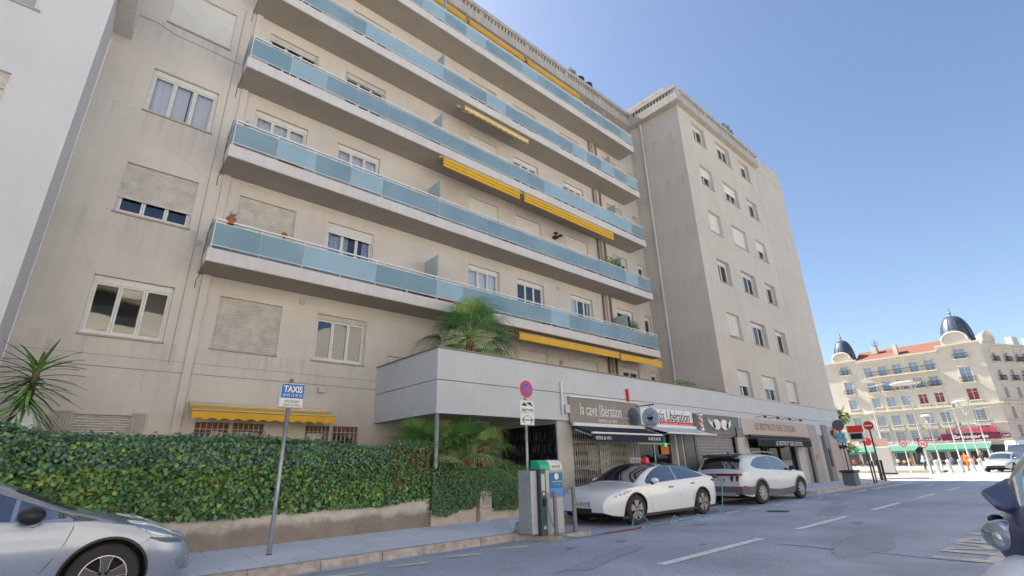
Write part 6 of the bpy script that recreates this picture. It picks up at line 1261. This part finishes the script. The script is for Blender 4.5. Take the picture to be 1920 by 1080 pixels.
def pavilion(uc, w_, zb_, zt_, xf, y=-.1): # curved gable
    q = MB(); pts = [(uc-w_/2, zb_), (uc+w_/2, zb_), (uc+w_/2, zb_+.5)]+[(uc+w_/2*.86*math.cos(a), zb_+.5+(zt_-zb_-.5)*math.sin(a)) for a in [math.pi*i/16 for i in range(17)]]+[(uc-w_/2, zb_+.5)]
    q.prism([(a, y, b) for a, b in pts], (0, .7, 0)); q.build('gable', CR, fb, xf=xf, recalc=True)
    q = MB(); P = [(uc+w_/2*.88*math.cos(a), y-.15, zb_+.55+(zt_-zb_-.45)*math.sin(a)) for a in [math.pi*i/16 for i in range(17)]]; q.tube(P, .16, 6); q.build('gable_moulding', CR2, fb, xf=xf)
pavilion(4.2, 3.4, 18.9, 20.5, XL_); pavilion(21.2, 3.9, 19.2, 21.1, XL_)
def dome(uc, y, zb_, R, Hh, xf):
    q = MB(); prof = [(R*1.04, zb_-1.6), (R*1.04, zb_-.1), (R*1.1, zb_), (R*1.02, zb_+.1)]+[(R*math.cos(a)**.8, zb_+.1+Hh*math.sin(a)**1.05) for a in [math.pi/2*i/14 for i in range(1, 13)]]+[(R*.16, zb_+Hh*1.02), (.02, zb_+Hh*1.04)]
    q.lathe(prof, (uc, y, 0), 20, cap=False); d_ = q.build('dome', SLATE, fb, smooth=True, xf=xf)
    q = MB()
    for k in range(10): a0 = 2*math.pi*k/10; q.tube([(uc+R*1.01*math.cos(a)**.8*math.cos(a0), y+R*1.01*math.cos(a)**.8*math.sin(a0), zb_+.1+Hh*math.sin(a)**1.05) for a in [math.pi/2*i/10 for i in range(10)]], .05, 4)
    q.build('rib', IRON, d_, xf=xf); q = MB(); zt_ = zb_+Hh; q.lathe([(.45, zt_-.15), (.5, zt_), (.2, zt_+.1), (.15, zt_+.5), (.3, zt_+.7), (.12, zt_+.9), (.08, zt_+1.4), (.16, zt_+1.5), (.04, zt_+1.6), (.02, zt_+2.6)], (uc, y, 0), 10); q.build('finial', mat('finial_grey', (.25, .26, .28), .5), d_, xf=xf)
dome(4.2, 2.6, 19.5, 1.75, 3.9, XL_); dome(21.4, 3.0, 20.1, 2.15, 4.3, XL_)
q = MB(); q.prism([(6.2, .2, 18.5), (6.2, 5, 20.9), (6.2, 10, 18.5)], (12.6, 0, 0)); q.build('roof', TILE, fb, xf=XL_); q = MB(); q.box(12.3, 12.9, 1.0, 2.2, 18.6, 21.0); q.build('chimney', CR2, fb, xf=XL_); q = MB(); q.box(8.6, 9.6, 3, 4, 20, 21.6); q.build('chimney', CR2, fb, xf=XL_)
q = MB(); q.box(-2, 23.9, .3, 14, 0, 18.4); q.build('building_body', CR, fb, xf=XL_)
q = MB(); q.tube([(9.5, 3, 20), (9.5, 3, 22.6)], .05, 4); [q.tube([(8.9, 3, 21.6+i*.3), (10.1, 3, 21.6+i*.3)], .03, 4) for i in range(3)]; q.build('antenna', IRON, fb, xf=XL_)
# right wing, turned
al = math.atan2(-.47, .88); XR_ = Matrix.Translation((110.0, 8.0, 0)) @ Matrix.Rotation(al, 4, 'Z')
rowsR = [(3.9, 5.8, True, 0, SHR), (6.75, 8.5, True, 0, SHR), (9.95, 11.6, False, 0, SHR), (12.6, 14.4, False, 1, [SHR, None]), (15.7, 17.2, True, 1, [SHR, SHG])]
wing(fb, XR_, 0, 34, [(2.2+1.55*i+(1.2 if i > 0 else 0)+(.9*(i//2)), .62) for i in range(14)], rowsR, 18.6)
q = MB(); q.box(0, 34, .3, 14, 0, 18.5); q.build('building_body', CR, fb, xf=XR_); q = MB(); q.prism([(3.5, .2, 18.6), (3.5, 4, 20.0), (3.5, 12, 20), (3.5, 14, 18.6)], (31, 0, 0)); q.build('roof', mat('zinc_roof', (.22, .24, .28), .5, .3), fb, xf=XR_); 
for x in (5, 12, 16, 24): q = MB(); q.box(x, x+1.4, 2.5, 3.5, 19.4, 20.9); q.build('chimney', CR2, fb, xf=XR_)
pavilion(2.0, 3.0, 18.6, 20.6, XR_)
# signs on the far building
WD = 110-.35
def fsign(name, lab, y0, y1, z0, z1, m, txt=None, th=.25, tm=None, tw=.8, tall=.55):
    t = thing(name, lab, 'shop sign', (WD, (y0+y1)/2, z0)); q = MB(); q.box(WD-th, WD, y0, y1, z0, z1); q.build('panel', m, t)
    if txt: text(txt, (y1-y0)*tw, (z1-z0)*tall, (WD-th, (y0+y1)/2, (z0+z1)/2), tm or WTX, t, '-x', bold=.02, ext=.02)
DRS = mat('burgundy', (.16, .01, .05), .5)
fsign('brasserie_sign', 'burgundy fascia lettered Brasserie with a bright red name above it', 9.2, 16.4, 3.75, 4.75, DRS, 'Brasserie', tw=.6)
text('Le Comptoir', 6.0, .95, (WD-.3, 12.2, 5.2), mat('neon_red', (.80, .03, .08), .4), bpy.data.objects['brasserie_sign'], '-x', bold=.05)
fsign('shop_sign', 'narrow dark burgundy fascia left of the brasserie name', 16.6, 19.8, 3.8, 4.3, DRS, 'RESTAURANT')
fsign('shop_sign', 'small dark burgundy fascia right of the brasserie name', 5.2+2.9, 9.0, 3.9, 4.5, DRS, 'CAFÉ')
t = thing('red_sign', 'upright orange red diamond shaped tobacco sign over a blue panel on the right wing', 'sign', (108, 5.5, 5)); q = MB(); q.prism([(108.2, 5.5+a, 6.2+b) for a, b in ((0, 1.7), (.55, .4), (.4, -1.2), (0, -1.7), (-.55, -.4), (-.4, 1.2))], (.3, 0, 0)); q.build('red_shape', mat('orange_red', (.75, .13, .04), .5), t); q = MB(); q.box(108.1, 108.5, 4.6, 6.2, 3.5, 4.4); q.build('blue_panel', BLUE, t); text('LOTO', 1.2, .5, (108.09, 5.4, 3.95), WTX, t, '-x')
# dark shop openings of the far ground floor
q = MB()
for i in range(9): q.box(1+i*2.5, 3+i*2.5, -.06, -.002, .1, 2.9)
q.build('shop_openings', mat('shop_glass_dark', (.05, .06, .065), .15), fb, xf=XL_); q = MB()
for i in range(11): q.box(1+i*3, 3.3+i*3, -.06, -.002, .1, 2.9)
q.build('shop_openings', MATS['shop_glass_dark'], fb, xf=XR_)
# trees at the corner
def tree(lab, x, y, H, R, n, s, z0=0, mats=(0, 1, 1, 2)):
    t = thing('tree', lab, 'tree', (x, y, z0)); q = MB(); q.tube([(x, y, z0), (x+.1, y, z0+H*.35), (x, y+.1, z0+H*.6)], [.14, .11, .07], 8)
    for k in range(7): a = k*.9; q.tube([(x, y, z0+H*(.4+.03*k)), (x+R*.7*math.cos(a), y+R*.7*math.sin(a), z0+H*(.62+.04*k))], [.05, .02], 5)
    q.build('trunk', TWIG, t); c = MB(); cl = [(random.uniform(-.6, .6)*R, random.uniform(-.6, .6)*R, H*.70+random.uniform(-.3, .3)*H*.6, R*random.uniform(.3, .5)) for _ in range(11)]
    for i in range(n):
        a, b, cz, rr = random.choice(cl); v = Vector((random.gauss(0, 1), random.gauss(0, 1), random.gauss(0, 1))).normalized()*rr*random.random()**.35; leaf5(c, (x+a+v.x, y+b+v.y, z0+cz+v.z*.9), (v.x, v.y, v.z+.4), s*random.uniform(.6, 1.4), random.choice(mats), False)
    c.build('crown', GRN, t)
tree('street tree with an olive green crown behind the tower corner', 44.5, 13.0, 6.2, 1.7, 2600, .22, mats=(0, 1, 2, 2, 3)); tree('small dark tree lower behind the display panel', 50, 14.0, 3.6, 1.1, 900, .2)
# ---------------- buildings across the street, seen only in reflections ----------------
ob = thing('apartment_building', 'sunlit cream building across the street, seen mirrored in the window panes', 'building', (2, -12, 0)); CREAM = mat('cream_render', (.84, .77, .64), .9, var=.05, vscale=.5)
q = MB(); q.box(-26, 5.5, -22, -9.5, 0, 15); q.prism([(-2, -9.5, 15), (5.5, -9.5, 15), (1.8, -9.5, 17.2)], (0, -12, 0)); q.box(6.5, 40, -22, -9.5, 0, 10.8); q.prism([(11.4, -9.52, 10.8), (18.0, -9.52, 10.8), (14.8, -9.52, 12.9)], (0, -12, 0)); q.box(-26, 5.5, -9.5, -9.3, 14.4, 14.7); q.build('wall', CREAM, ob)
q = MB()
for f_ in range(5):
    for k in range(16):
        if f_ < 3 or -25+k*4 < 3.5: q.box(-25+k*4, -23.2+k*4, -9.5, -9.45, 1.4+f_*3, 2.9+f_*3)
q.build('window', mat('opp_window', (.05, .06, .08), .2), ob); q = MB(); [q.box(-26, 5, -9.5, -8.5, 3.0+f_*3, 3.2+f_*3) for f_ in range(1, 4)]; q.build('balcony', CREAM, ob)
print('objects', len(bpy.data.objects), 'verts', sum(len(m.vertices) for m in bpy.data.meshes))
